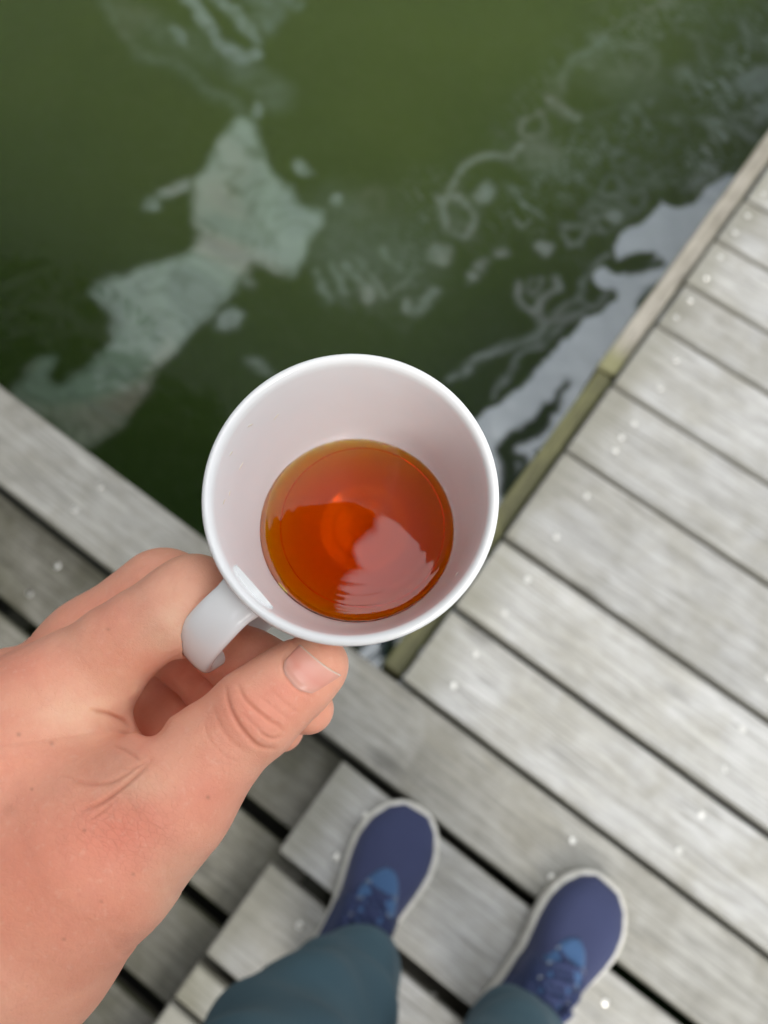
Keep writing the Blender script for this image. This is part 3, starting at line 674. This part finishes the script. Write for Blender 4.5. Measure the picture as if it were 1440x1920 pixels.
# colour of the skin itself: blush, pale pressed areas, marks
def gs(x, y, sx, sy=None): sy = sy or sx; return np.exp(-((pp[:, 0]-x)/sx)**2-((pp[:, 1]-y)/sy)**2)
blush = .95*gs(235,1560,120,80)+.35*gs(0,1500,90,160)+.6*gs(470,1335,80,60)+.4*gs(150,1750,190,120)+.55*gs(40,1240,80,50)+.5*gs(230,1150,90,40)+.5*gs(545,1290,50,30)+.15*(hv[:, 2] > .247)+.5*gs(255,1395,50,30)+.4*gs(400,1480,60,60)+.35*gs(60,1620,80,80)
pale = .8*gs(330,1165,70,50)+.9*gs(150,1340,80,45)+.6*gs(225,1290,60,40)+.7*gs(570,1205,26,14)+.4*gs(260,1475,60,25)+.5*gs(340,1660,60,80)+.4*gs(300,1205,50,30)
spot = np.zeros(len(hv))
for x, y, r in [(390,1495,4), (97,1394,4.5), (35,1377,4), (203,1180,3), (158,1557,3.5), (250,1640,3), (60,1480,3), (190,1690,3), (120,1760,3), (15,1520,14)]: spot += np.exp(-((pp[:, 0]-x)**2+(pp[:, 1]-y)**2)/r**2)*(.9 if r < 10 else .35)*front
rough_skin = np.clip(gs(245,1560,110,75)+.35*gs(150,1480,160,140)+.5*gs(420,1420,60,60), 0, 1)

def to_mesh(name, v, q):
    me = bpy.data.meshes.new(name); me.vertices.add(len(v)); me.vertices.foreach_set('co', np.ascontiguousarray(v, np.float32).ravel())
    me.loops.add(len(q)*4); me.loops.foreach_set('vertex_index', np.ascontiguousarray(q).ravel().astype(np.int32))
    me.polygons.add(len(q)); me.polygons.foreach_set('loop_start', np.arange(0, len(q)*4, 4, dtype=np.int32)); me.update(calc_edges=True); return me

# body outside the picture (arms, neck, head), coarser, same skin
person = thing('person', 'person in navy lace-up shoes and teal trousers, left hand holding the white mug', 'person', (.19, -.06, 0))
def build_body():
    B = Field((-.62, -.95, .70), (.62, .25, 1.75), .0075)
    e = lambda p: np.array(p, float)
    sh_l, el_l, wr = e((-.15, -.36, 1.24)), e((-.115, -.325, .845)), W(PX(-190, 1985, .228))
    B.chain([(sh_l, .055), ((sh_l+el_l)/2, .050), (el_l, .043), ((el_l+wr)/2, .040), (wr, .031)], k=.02)
    sh_r, el_r, wr_r = e((.25, -.36, 1.24)), e((.33, -.26, .99)), e((.09, -.07, 1.075))
    B.chain([(sh_r, .055), ((sh_r+el_r)/2, .048), (el_r, .041), ((el_r+wr_r)/2, .037), (wr_r, .028)], k=.02)
    B.chain([(wr_r, .030), (e((.05, -.045, 1.085)), .026)], k=.02)
    for i in range(4): B.chain([(e((.06, -.05, 1.08)), .012), (e((.035-.012*i, -.062-.016*i, 1.072)), .010), (e((.0-.014*i, -.07-.016*i, 1.085)), .009)], k=.004)
    B.chain([(e((.06, -.03, 1.09)), .013), (e((.045, -.03, 1.115)), .010), (e((.02, -.045, 1.118)), .009)], k=.004)
    B.chain([(e((.05, -.34, 1.26)), .06), (e((.05, -.28, 1.38)), .055)], k=.03)
    B.cone(e((.05, -.23, 1.47)), e((.05, -.20, 1.42)), .088, .070, k=.03)
    B.cone(e((.05, -.26, 1.50)), e((.05, -.25, 1.49)), .093, .09, k=.03)
    B.cone(e((.05, -.118, 1.435)), e((.05, -.135, 1.47)), .014, .009, k=.015)
    for s in (-1, 1):
        B.cone(e((.05+s*.084, -.25, 1.47)), e((.05+s*.090, -.262, 1.455)), .018, .012, k=.012)
        B.cone(e((.05+s*.032, -.142, 1.475)), e((.05+s*.032, -.142, 1.475)), .014, .014, k=.012, sub=True)
        B.cone(e((.05+s*.032, -.153, 1.475)), e((.05+s*.032, -.153, 1.4751)), .0125, .0125, k=.004)
    B.cone(e((.03, -.137, 1.405)), e((.07, -.137, 1.405)), .009, .009, k=.01)
    v, q = B.polys(); v = smooth_verts(v, q, 2); n = vnormals(v, q)
    if np.mean(np.einsum('ij,ij->i', n, v-v.mean(0))) < 0: q = q[:, ::-1]
    return v, q
bv, bq = build_body()
hw = W(hv2)
# normals flip check after the change of axes (camera axes are right-handed too)
allv = np.vstack([hw, bv]); allq = np.vstack([hq, bq+len(hw)])
me = to_mesh('body', allv, allq)
def addattr(me, nm, a):
    a = np.concatenate([a, np.zeros(len(allv)-len(a))]).astype(np.float32); at = me.attributes.new(nm, 'FLOAT', 'POINT'); at.data.foreach_set('value', a)
addattr(me, 'blush', np.clip(blush, 0, 1)); addattr(me, 'pale', np.clip(pale, 0, 1)); addattr(me, 'spot', np.clip(spot, 0, 1)); addattr(me, 'groove', groove); addattr(me, 'lined', rough_skin)
def skin():
    m = Mat('skin'); v = m.coords((1, 1, 1)); a = m.noise(v, 45, 4, .55); b = m.noise(v, 170, 3, .6); fr = m.noise(v, 520, 2, .5)
    base = m.ramp(a, [(.32, (.85, .375, .245)), (.68, (.91, .46, .315))])
    c = m.mixc(m.math('MULTIPLY', m.attr('blush'), .72), base, (.88, .275, .19))
    c = m.mixc(m.math('MULTIPLY', m.attr('pale'), .65), c, (.88, .62, .43))
    c = m.mixc(m.math('MULTIPLY', m.ramp(b, [(.42, (0, 0, 0)), (.62, (1, 1, 1))]), .22), c, (.80, .30, .21))
    c = m.mixc(m.math('MULTIPLY', m.ramp(fr, [(.60, (0, 0, 0)), (.72, (1, 1, 1))]), .20), c, (.92, .55, .41))
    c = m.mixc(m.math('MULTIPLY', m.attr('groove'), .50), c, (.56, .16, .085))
    c = m.mixc(m.math('MULTIPLY', m.attr('spot'), .42), c, (.28, .10, .06))
    m.link(c, m.b.inputs['Base Color'])
    m.set(Roughness=.42, IOR=1.4); m.b.inputs['Subsurface Weight'].default_value = .22; m.b.inputs['Subsurface Radius'].default_value = (.0036, .0012, .0006); m.b.inputs['Subsurface Scale'].default_value = 1.0
    # fine criss-cross lines: cell edges at two sizes
    def cells(scale, sc_=(1, 1, 1)):
        vv = m.coords(sc_); w = m.n.new('ShaderNodeTexVoronoi'); w.feature = 'DISTANCE_TO_EDGE'; w.inputs['Scale'].default_value = scale
        nn = m.n.new('ShaderNodeTexNoise'); nn.inputs['Scale'].default_value = scale*.6; m.link(vv, nn.inputs['Vector'])
        mx = m.n.new('ShaderNodeMixRGB'); mx.blend_type = 'LINEAR_LIGHT'; mx.inputs[0].default_value = .0009*300/scale; m.link(vv, mx.inputs[1]); m.link(nn.outputs['Color'], mx.inputs[2])
        m.link(mx.outputs[0], w.inputs['Vector']); return m.ramp(w.outputs['Distance'], [(0, (0, 0, 0)), (.10, (1, 1, 1))])
    c1 = cells(760, (.42, 1, 1)); c2 = cells(1700)
    h1 = m.bump(c2, .30, .0004)
    k = m.math('ADD', m.math('MULTIPLY', m.attr('lined'), .75), .30)
    h2 = m.bump(m.math('MULTIPLY', c1, k), .28, .0003, h1)
    m.bump(b, .45, .0008, h2)
    m.bump(m.noise(v, 1100, 3, .6), .25, .0003, m.b.inputs['Normal'].links[0].from_socket)
    c = m.mixc(m.math('MULTIPLY', m.math('SUBTRACT', 1.0, c1), m.math('MULTIPLY', m.attr('lined'), .20)), c, (.60, .19, .12)); m.link(c, m.b.inputs['Base Color'])
    return m.m
M_skin = skin()
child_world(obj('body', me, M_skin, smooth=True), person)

# thumb nail: a curved plate lying on the thumb
def nail():
    A = np.array([(533, 1238), (541, 1274), (589, 1303)], float)      # root
    T = np.array([(561, 1209), (598, 1246), (640, 1266)], float)      # free edge
    nu, nvv = 26, 22; P = []
    root = catmull([A[0], (531, 1256), A[1], (560, 1294), A[2]], 12); tip = catmull([T[0], (578, 1225), (599, 1242), (620, 1256), T[2]], 12)
    ri = np.linspace(0, len(root)-1, nvv); R = np.array([root[int(i)] for i in ri]); Tt = np.array([tip[int(i)] for i in ri])
    for i in range(nu):
        u = i/(nu-1)
        for j in range(nvv):
            P.append(R[j]*(1-u)+Tt[j]*u)
    P = np.array(P); S = HF.march(P[:, 0], P[:, 1])
    eps = .0006; g = np.stack([HF.sample(S+np.eye(3)[k]*eps)-HF.sample(S-np.eye(3)[k]*eps) for k in range(3)], 1); g /= np.linalg.norm(g, axis=1)[:, None]
    # fit one smooth curved plate: average the normals, lift a little, flatten the run of depth
    V = []
    for i in range(nu):
        u = i/(nu-1)
        for j in range(nvv):
            w = j/(nvv-1)*2-1; k = i*nvv+j
            lift = .00010+.00045*min(1, u*5)*(1-.75*abs(w)**3)+.0002*u
            if i == 0: lift = -.0003
            if abs(w) > .93: lift -= .00035
            V.append(S[k]+g[k]*lift)
    top = np.array(V); bot = top-g*.0006
    f = []
    for i in range(nu-1):
        for j in range(nvv-1): f.append((i*nvv+j, i*nvv+j+1, (i+1)*nvv+j+1, (i+1)*nvv+j))
    n = len(top); V = np.vstack([top, bot]); f2 = [tuple(n+k for k in q[::-1]) for q in f]
    i = nu-1; edge = [(i*nvv+j, i*nvv+j+1, n+i*nvv+j+1, n+i*nvv+j) for j in range(nvv-1)]
    me = mesh('nail', W(V), f+f2+edge); fixn(me)
    at = me.attributes.new('tip', 'FLOAT', 'POINT'); at.data.foreach_set('value', np.tile(np.repeat(np.linspace(0, 1, nu), nvv), 2).astype(np.float32))
    m = Mat('fingernail'); c = m.ramp(m.attr('tip'), [(0, (.84, .50, .40)), (.14, (.80, .40, .31)), (.45, (.77, .33, .25)), (.93, (.80, .40, .31)), (.975, (.80, .60, .48)), (1, (.84, .70, .58))])
    m.link(c, m.b.inputs['Base Color']); m.set(Roughness=.27, IOR=1.5); m.b.inputs['Subsurface Weight'].default_value = .2; m.b.inputs['Subsurface Radius'].default_value = (.002, .0008, .0005)
    m.bump(m.noise(m.coords((1, 1, 1)), 500, 2), .08, .0003)
    return obj('fingernail', me, m.m, smooth=True)
child_world(nail(), person)

# ------------------------------------------------------------------ clothes
def fabric(name, c1, c2, scale=900, rough=.85, sheen=.2):
    m = Mat(name); v = m.coords(); n = m.noise(v, 14, 4); w1 = m.n.new('ShaderNodeTexWave'); w1.inputs['Scale'].default_value = scale*.35; w1.inputs['Distortion'].default_value = 1.5; m.link(v, w1.inputs['Vector'])
    m.link(m.mixc(.25, m.ramp(n, [(.3, c1), (.7, c2)]), m.mixc(w1.outputs['Fac'], c1, c2)), m.b.inputs['Base Color']); m.set(Roughness=rough)
    m.b.inputs['Sheen Weight'].default_value = sheen; m.bump(m.math('ADD', w1.outputs['Fac'], m.noise(v, scale, 2)), .3, .0004); return m.m
M_trouser = fabric('teal_trouser_cloth', (.030, .070, .094), (.044, .094, .120), sheen=.03)
M_canvas = fabric('navy_canvas', (.021, .028, .078), (.029, .037, .098), sheen=.08)
M_quarter = fabric('dark_blue_canvas', (.010, .018, .060), (.016, .028, .085), sheen=.05)
M_collar = fabric('mid_blue_knit', (.028, .075, .17), (.038, .095, .21), sheen=.08)
M_lace = fabric('blue_lace', (.012, .020, .070), (.022, .034, .10), sheen=.05)
M_shirt = fabric('dark_shirt_cloth', (.05, .055, .06), (.07, .075, .08))
M_hair = fabric('brown_hair', (.03, .018, .01), (.05, .03, .018), 300)
M_sole = Mat('cream_rubber'); _v = M_sole.coords(); M_sole.link(M_sole.ramp(M_sole.noise(_v, 60, 4), [(.35, (.46, .44, .385)), (.7, (.60, .58, .53))]), M_sole.b.inputs['Base Color']); M_sole.set(Roughness=.55); M_sole = M_sole.m
M_eye = metal('silver_eyelet', (.7, .75, .85), .25)

OUTLINE = [(0, 0), (.012, .022), (.035, .034), (.07, .0385), (.11, .0375), (.15, .0405), (.19, .0490), (.215, .0515), (.24, .0470), (.262, .0350), (.275, .0190), (.279, 0)]
def half(t, side):              # half-width of the shoe at distance t from the heel; side +1 outer, -1 inner
    for (a, wa), (b, wb) in zip(OUTLINE, OUTLINE[1:]):
        if a <= t <= b:
            s = (t-a)/(b-a); w = wa+(wb-wa)*s; return w*(1.0+(.05*side if t > .14 else 0))
    return 0
def shoe(base, ang, mirror):
    """base: heel point on the deck, ang: heading of the toe; built in local space with the toe along +Y"""
    rt = bpy.data.objects.new('shoe', None); COL.objects.link(rt); rt.location = base; rt.rotation_euler[2] = ang
    rt.parent = person; rt.matrix_parent_inverse = Matrix.Translation(-Vector(person.location))
    mx = -1 if mirror else 1
    def dense(n=72):
        o = np.array(OUTLINE); pts = [(half(t, 1)*mx, t) for t in [0]]
        ol = catmull([(w*(1.05 if t > .14 else 1), t) for t, w in OUTLINE], 5); il = catmull([(-w*(.97 if t > .14 else 1), t) for t, w in OUTLINE], 5)
        ring = np.vstack([ol, il[::-1][1:-1]]); ring[:, 0] = np.where(np.abs(ring[:, 0]) < .0003, 0, ring[:, 0]); ring[:, 0] *= mx; return ring
    ring = dense(); n = len(ring); c = np.array([0, .14])
    def shell(levels, name, mat, cap=False, top=False):
        v = []; f = []
        for off, z in levels:
            for i, p in enumerate(ring):
                t = ring[(i+1) % n]-ring[i-1]; nn = np.array([t[1], -t[0]]); nn /= (np.linalg.norm(nn)+1e-9); nn *= mx
                q = p+nn*off; v.append((q[0], q[1], z+(.006*max(0, (q[1]-.22)/.06)**2 if z < .01 else 0)))
        for j in range(len(levels)-1):
            for i in range(n): f.append((j*n+i, j*n+(i+1) % n, (j+1)*n+(i+1) % n, (j+1)*n+i))
        if cap: f.append(tuple(range(n))); f.append(tuple((len(levels)-1)*n+i for i in range(n)))
        me = mesh(name, v, f); fixn(me); return obj(name, me, mat, rt, smooth=True)
    shell([(.001, .0), (.003, .003), (.0042, .010), (.0042, .022), (.0034, .0258), (.001, .0270), (-.006, .0270)], 'sole', M_sole, cap=True)
    # upper: cross sections along the shoe, low toe box rising to the instep
    def zt(t):
        return np.interp(t, [0, .02, .06, .10, .14, .18, .215, .245, .268, .276], [.078, .083, .080, .088, .082, .066, .054, .048, .038, .030])
    v = []; f = []; ts = np.concatenate([[.0035, .008], np.linspace(.016, .262, 30), [.268, .2725, .275]]); K = 25
    for t in ts:
        wo = max(half(t, 1)-.001, .002); wi = max(half(t, -1)-.001, .002); z1 = zt(t)
        for k in range(K):
            a = math.pi*k/(K-1); x = math.cos(a); w = wo if x > 0 else wi
            ex = .62 if t > .13 else .8
            xx = np.sign(x)*abs(x)**ex*w*(1-.10*math.sin(a)); zz = .026+(z1-.026)*math.sin(a)**(.80 if t > .15 else .55)
            if t < .125: xx *= 1-.25*math.sin(a)
            zz += .0012*math.sin(t*160)*math.sin(a)*(.11 < t < .2)
            v.append((xx*mx, t, zz))
    for i in range(len(ts)-1):
        for k in range(K-1): f.append((i*K+k, i*K+k+1, (i+1)*K+k+1, (i+1)*K+k))
    f.append(tuple(range(K))); f.append(tuple((len(ts)-1)*K+k for k in range(K)))
    me = mesh('upper', v, f); fixn(me); up_ = obj('upper', me, M_canvas, rt, smooth=True)
    def surf(x, t):             # height of the upper at (x, t)
        w = half(t, 1 if x > 0 else -1)-.001; z1 = zt(t); s = min(.999, abs(x)/(w*.95)); ex = .62 if t > .13 else .8
        ca = s**(1/ex); sa = math.sqrt(max(0, 1-ca*ca)); return .026+(z1-.026)*sa**(.80 if t > .15 else .55)
    def sheet(fx, tr, nx, lift, name, mat, th=.0016):
        v = []; f = []; tt = tr
        for t in tt:
            x0, x1 = fx(t)
            for k in range(nx):
                x = x0+(x1-x0)*k/(nx-1); u = k/(nx-1); e = min(1, 7*min(u, 1-u)); v.append((x*mx, t, surf(x, t)+lift*e-.0008*(1-e)))
        for i in range(len(tt)-1):
            for k in range(nx-1): f.append((i*nx+k, i*nx+k+1, (i+1)*nx+k+1, (i+1)*nx+k))
        me = mesh(name, v, f); o = obj(name, me, mat, rt, smooth=True)
        md = o.modifiers.new('t', 'SOLIDIFY'); md.thickness = th; md.offset = -1; return o
    sheet(lambda t: (-.030*math.sqrt(max(.0, 1-((t-.115)/.083)**2)), .030*math.sqrt(max(.0, 1-((t-.115)/.083)**2))), np.linspace(.05, .1975, 26), 15, .0022, 'lace_panel', M_collar)
    sheet(lambda t: (.012-.0, .0395 if t < .15 else .0395-(t-.15)*.5), np.linspace(.02, .152, 20), 9, .0030, 'quarter', M_quarter)
    sheet(lambda t: (-.0385 if t < .15 else -.0385+(t-.15)*.5, -.012), np.linspace(.02, .152, 20), 9, .0030, 'quarter', M_quarter)
    sheet(lambda t: (-.0125, .0125), np.linspace(.045, .172, 20), 7, .0034, 'tongue', M_quarter)
    def tube(pts, r, name, mat, par=rt, nn=8):
        P = catmull(pts, 6); v = []; f = []
        for i, p in enumerate(P):
            tg = P[min(i+1, len(P)-1)]-P[max(i-1, 0)]; tg /= np.linalg.norm(tg)+1e-9; s = np.cross(tg, [0, 0, 1]); s /= np.linalg.norm(s)+1e-9; u = np.cross(s, tg)
            for k in range(nn): a = 2*math.pi*k/nn; v.append(p+s*math.cos(a)*r*1.5+u*math.sin(a)*r*.7)
        for i in range(len(P)-1):
            for k in range(nn): f.append((i*nn+k, i*nn+(k+1) % nn, (i+1)*nn+(k+1) % nn, (i+1)*nn+k))
        me = mesh(name, v, f); fixn(me); return obj(name, me, mat, par, smooth=True)
    L = .0056
    for i in range(5):
        t = .172-.020*i; x = .0155+.001*i
        tube([(-x*mx, t, surf(x, t)+L-.002), (-x*.5*mx, t-.004, surf(0, t)+L), (x*.5*mx, t-.012, surf(0, t-.01)+L), (x*mx, t-.017, surf(x, t-.016)+L-.002)], .0019, 'lace', M_lace)
        if i < 4: tube([(x*mx, t, surf(x, t)+L-.002), (x*.5*mx, t-.004, surf(0, t)+L+.0012), (-x*.5*mx, t-.012, surf(0, t-.01)+L+.0012), (-x*mx, t-.017, surf(x, t-.016)+L-.002)], .0019, 'lace', M_lace)
        for s in (-1, 1):
            bm = bmesh.new(); bmesh.ops.create_cone(bm, cap_ends=False, segments=12, radius1=.0032, radius2=.0022, depth=.0012, matrix=Matrix.Translation((s*(x+.002)*mx, t, surf(x, t)+.0045)))
            obj('eyelet', from_bm('eyelet', bm), M_eye, rt)
    # bow loops and hanging ends
    z = surf(0, .09)+.008
    tube([(0, .092, z), (.016*mx, .112, z+.004), (.026*mx, .128, z-.002), (.020*mx, .110, z-.001), (.002, .090, z)], .0019, 'lace', M_lace)
    tube([(0, .092, z), (-.016*mx, .108, z+.004), (-.028*mx, .118, z-.006), (-.022*mx, .100, z-.003), (-.002, .090, z)], .0019, 'lace', M_lace)
    tube([(0, .092, z), (.010*mx, .10, z), (.024*mx, .135, z-.010), (.026*mx, .165, z-.026)], .0017, 'lace', M_lace)
    tube([(0, .092, z), (-.012*mx, .10, z), (-.027*mx, .12, z-.014)], .0017, 'lace', M_lace)
    return rt
def place_shoe(toe, heel, mirror):
    d = np.array(toe)-np.array(heel); ang = math.atan2(d[1], d[0])-math.pi/2; u = d/np.linalg.norm(d)
    b = np.array(toe)-u*.2845; return shoe((b[0], b[1], .0015), ang, mirror)
place_shoe((.098, .086), (.128, -.17), True)
place_shoe((.349, .158), (.322, -.12), False)

def sweep(rows, n, name, mat, fold=0.0, seed=0, hem=True):
    """rows: (centre, rx, ry) rings joined to a tube of cloth with creases"""
    v = []; f = []; r = random.Random(seed); ph = [r.random()*6 for _ in range(6)]
    C = [np.array(c, float) for c, *_ in rows]; S = np.array([[c[0], c[1], c[2], a, b] for c, a, b in rows]); D = catmull(S, 10)
    if hem: D = np.vstack([D[0]*[1, 1, 1, .95, .95]+[0, 0, .004, 0, 0], D])
    for j, (cx, cy, cz, a, b) in enumerate(D):
        for i in range(n):
            t = 2*math.pi*i/n; s = 1+fold*(.5*math.sin(cz*38+2*math.sin(t+ph[0])+ph[1])+.35*math.sin(cz*70+3*math.cos(t+ph[2]))+.25*math.sin(2*t+cz*14+ph[3])+.2*math.sin(5*t+cz*25+ph[4])-.9*math.exp(-(math.sin(cz*24+1.3*math.sin(t+ph[5])+ph[1])/.22)**2)*(.5+.5*math.sin(t+ph[0])))
            v.append((cx+a*s*math.cos(t), cy+b*s*math.sin(t), cz+(.25*a*0)))
    for j in range(len(D)-1):
        for i in range(n): f.append((j*n+i, j*n+(i+1) % n, (j+1)*n+(i+1) % n, (j+1)*n+i))
    return v, f
def trouser():
    V = []; Fc = []
    legs = [[((.140, -.120, .078), .050, .058), ((.133, -.124, .12), .054, .062), ((.115, -.142, .22), .062, .068), ((.098, -.170, .34), .070, .074), ((.088, -.210, .48), .080, .082), ((.07, -.30, .66), .097, .096), ((.02, -.38, .82), .112, .115)],
            [((.322, -.064, .078), .048, .058), ((.316, -.070, .12), .052, .062), ((.292, -.090, .22), .059, .068), ((.264, -.122, .34), .068, .075), ((.235, -.170, .48), .078, .083), ((.20, -.27, .66), .094, .097), ((.14, -.38, .82), .112, .115)]]
    for s, rows in enumerate(legs):
        v, f = sweep(rows, 56, 'leg', None, .125, s+3); k = len(V); V += v; Fc += [tuple(x+k for x in q) for q in f]
    v, f = sweep([((.08, -.385, .78), .165, .125), ((.08, -.39, .86), .172, .128), ((.07, -.40, .96), .158, .115)], 56, 'hip', None, .02, 9, False); k = len(V); V += v; Fc += [tuple(x+k for x in q) for q in f]
    me = mesh('trousers', V, Fc); fixn(me); o = obj('trousers', me, M_trouser, smooth=True)
    md = o.modifiers.new('t', 'SOLIDIFY'); md.thickness = .0018; md.offset = -1
    return child_world(o, person)
trouser()
v, f = sweep([((.07, -.40, .93), .170, .125), ((.06, -.42, 1.05), .165, .125), ((.05, -.41, 1.17), .185, .130), ((.05, -.37, 1.27), .170, .105), ((.05, -.33, 1.325), .075, .075)], 56, 'shirt', None, .03, 21)
k0 = len(v)
for a, b in (((-.13, -.37, 1.25), (-.140, -.345, 1.06)), ((.235, -.37, 1.25), (.30, -.30, 1.08))):
    a, b = np.array(a), np.array(b)
    vv_, ff_ = sweep([(b, .068, .068), ((a+b)/2, .072, .072), (a, .074, .07), (a+(np.array((.05, -.36, 1.27))-a)*.5+np.array([0, 0, .02]), .06, .05)], 32, 'sleeve', None, .04, 31)
    k = len(v); v += vv_; f += [tuple(x+k for x in q) for q in ff_]
me = mesh('shirt', v, f); fixn(me); child_world(obj('shirt', me, M_shirt, smooth=True), person)
bm = bmesh.new(); bmesh.ops.create_icosphere(bm, subdivisions=4, radius=1)
for q in bm.verts:
    c = q.co.copy(); k = 1+.05*math.sin(c.x*9+c.z*7)*math.sin(c.y*11); q.co = Vector((.05+c.x*.100*k, -.275+c.y*.108*k+(.02 if c.z > 0 else 0), 1.515+c.z*.092*k))
bmesh.ops.delete(bm, geom=[q for q in bm.verts if q.co.z < 1.46 and q.co.y > -.27], context='VERTS')
child_world(obj('hair', from_bm('hair', bm), M_hair, smooth=True), person)

# the phone that takes the picture, mirrored in the tea
def phone():
    bm = bmesh.new(); bmesh.ops.create_cube(bm, size=1); bmesh.ops.scale(bm, vec=(.074, .152, .0080), verts=bm.verts)
    bmesh.ops.bevel(bm, geom=[e for e in bm.edges if abs((e.verts[0].co-e.verts[1].co).normalized().z) > .9], offset=.010, segments=6, affect='EDGES')
    bmesh.ops.bevel(bm, geom=[e for e in bm.edges if e.calc_face_angle(0) > 1.2], offset=.0012, segments=2, affect='EDGES')
    m = Mat('dark_phone_glass'); m.link(m.ramp(m.noise(m.coords(), 60, 2), [(.3, (.012, .012, .014)), (.7, (.016, .016, .018))]), m.b.inputs['Base Color']); m.set(Roughness=.2)
    o = obj('phone', from_bm('phone', bm), m.m)
    c = W(np.array([-.026, .062, -.0065])); mw = cam.matrix_world.copy(); mw.translation = Vector(c); o.matrix_world = mw
    tag(o, 'dark phone held above the mug, taking the picture', 'phone')
phone()

# unseen leaf canopy on the left, added to darken the reflection in the tea
def sky_blocker():
    t = thing('sky_blocker', 'unseen dark leafy canopy over the walkway, added to block sky in the tea reflection', 'sky_blocker', (-4.6, -2.2, -.4))
    m = Mat('sky_blocker_bark'); m.link(m.ramp(m.noise(m.coords((1, 1, .2)), 20, 5), [(.3, (.05, .04, .03)), (.7, (.11, .09, .07))]), m.b.inputs['Base Color']); m.set(Roughness=.9)
    V = []; Fc = []
    def limb(P, R):
        D = catmull(np.c_[np.array(P, float), R], 6); n = 10; k = len(V)
        for j, (x, y, z, r) in enumerate(D):
            for i in range(n): a = 2*math.pi*i/n; V.append((x+r*math.cos(a), y+r*math.sin(a)*.9, z+r*.4*math.sin(a)))
        for j in range(len(D)-1):
            for i in range(n): Fc.append((k+j*n+i, k+j*n+(i+1) % n, k+(j+1)*n+(i+1) % n, k+(j+1)*n+i))
    limb([(-4.6, -2.2, -.6), (-4.5, -2.1, 1.2), (-4.2, -1.7, 3.0), (-3.8, -1.2, 4.6)], [.30, .24, .2, .12])
    limb([(-4.2, -1.7, 3.0), (-3.0, -.6, 4.0), (-1.8, .4, 4.5), (-1.0, 1.0, 4.7)], [.15, .11, .07, .03])
    limb([(-4.3, -1.8, 2.7), (-3.2, -2.0, 4.2), (-2.0, -1.8, 5.0)], [.14, .09, .03])
    limb([(-4.4, -1.9, 2.5), (-4.6, -.3, 4.0), (-4.0, 1.2, 4.8)], [.13, .09, .03])
    me = mesh('trunk', V, Fc); fixn(me); child_world(obj('trunk', me, m.m, smooth=True), t)
    n = 34000; P = np.empty((0, 3))
    while len(P) < n:
        q = rng.uniform((-6.5, -4, 3.6), (-.2, 3.4, 6.4), (n, 3))
        cl = np.sin(q[:, 0]*2.1+1)*np.sin(q[:, 1]*1.9+q[:, 2])*.35
        edge = q[:, 0] < -.150*(q[:, 2]-.87)-.06-.30*np.clip(q[:, 1]-.28*(q[:, 2]-.87), -1, 1)+.04*np.sin(q[:, 1]*4.1)+.02*np.sin(q[:, 1]*11)
        top = q[:, 1] < .54*(q[:, 2]-.87)+.3*np.sin(q[:, 0]*3)
        r = ((q[:, 0]+2.7)/3.6)**2+((q[:, 1]+.2)/3.6)**2+((q[:, 2]-4.9)/1.5)**2
        P = np.vstack([P, q[edge & top & (r+cl < 1.25)]])
    P = P[:n]; s = rng.uniform(.05, .10, n); d1 = rng.normal(size=(n, 3)); d1[:, 2] *= .5; d1 /= np.linalg.norm(d1, axis=1)[:, None]
    d2 = np.cross(d1, rng.normal(size=(n, 3))*[.4, .4, 1]); d2 /= np.linalg.norm(d2, axis=1)[:, None]
    v = np.stack([P-d1*s[:, None]*1.5, P+d2*s[:, None]*.8, P+d1*s[:, None]*1.5, P-d2*s[:, None]*.8], 1).reshape(-1, 3); q = np.arange(4*n).reshape(-1, 4)
    me = to_mesh('crown', v, q)
    m = Mat('leaf'); m.link(m.ramp(m.noise(m.coords(), 3, 3), [(.3, (.03, .055, .015)), (.7, (.06, .10, .025))]), m.b.inputs['Base Color']); m.set(Roughness=.6)
    o = child_world(obj('crown', me, m.m), t); o['kind'] = 'stuff'
sky_blocker()
bpy.context.view_layer.update()
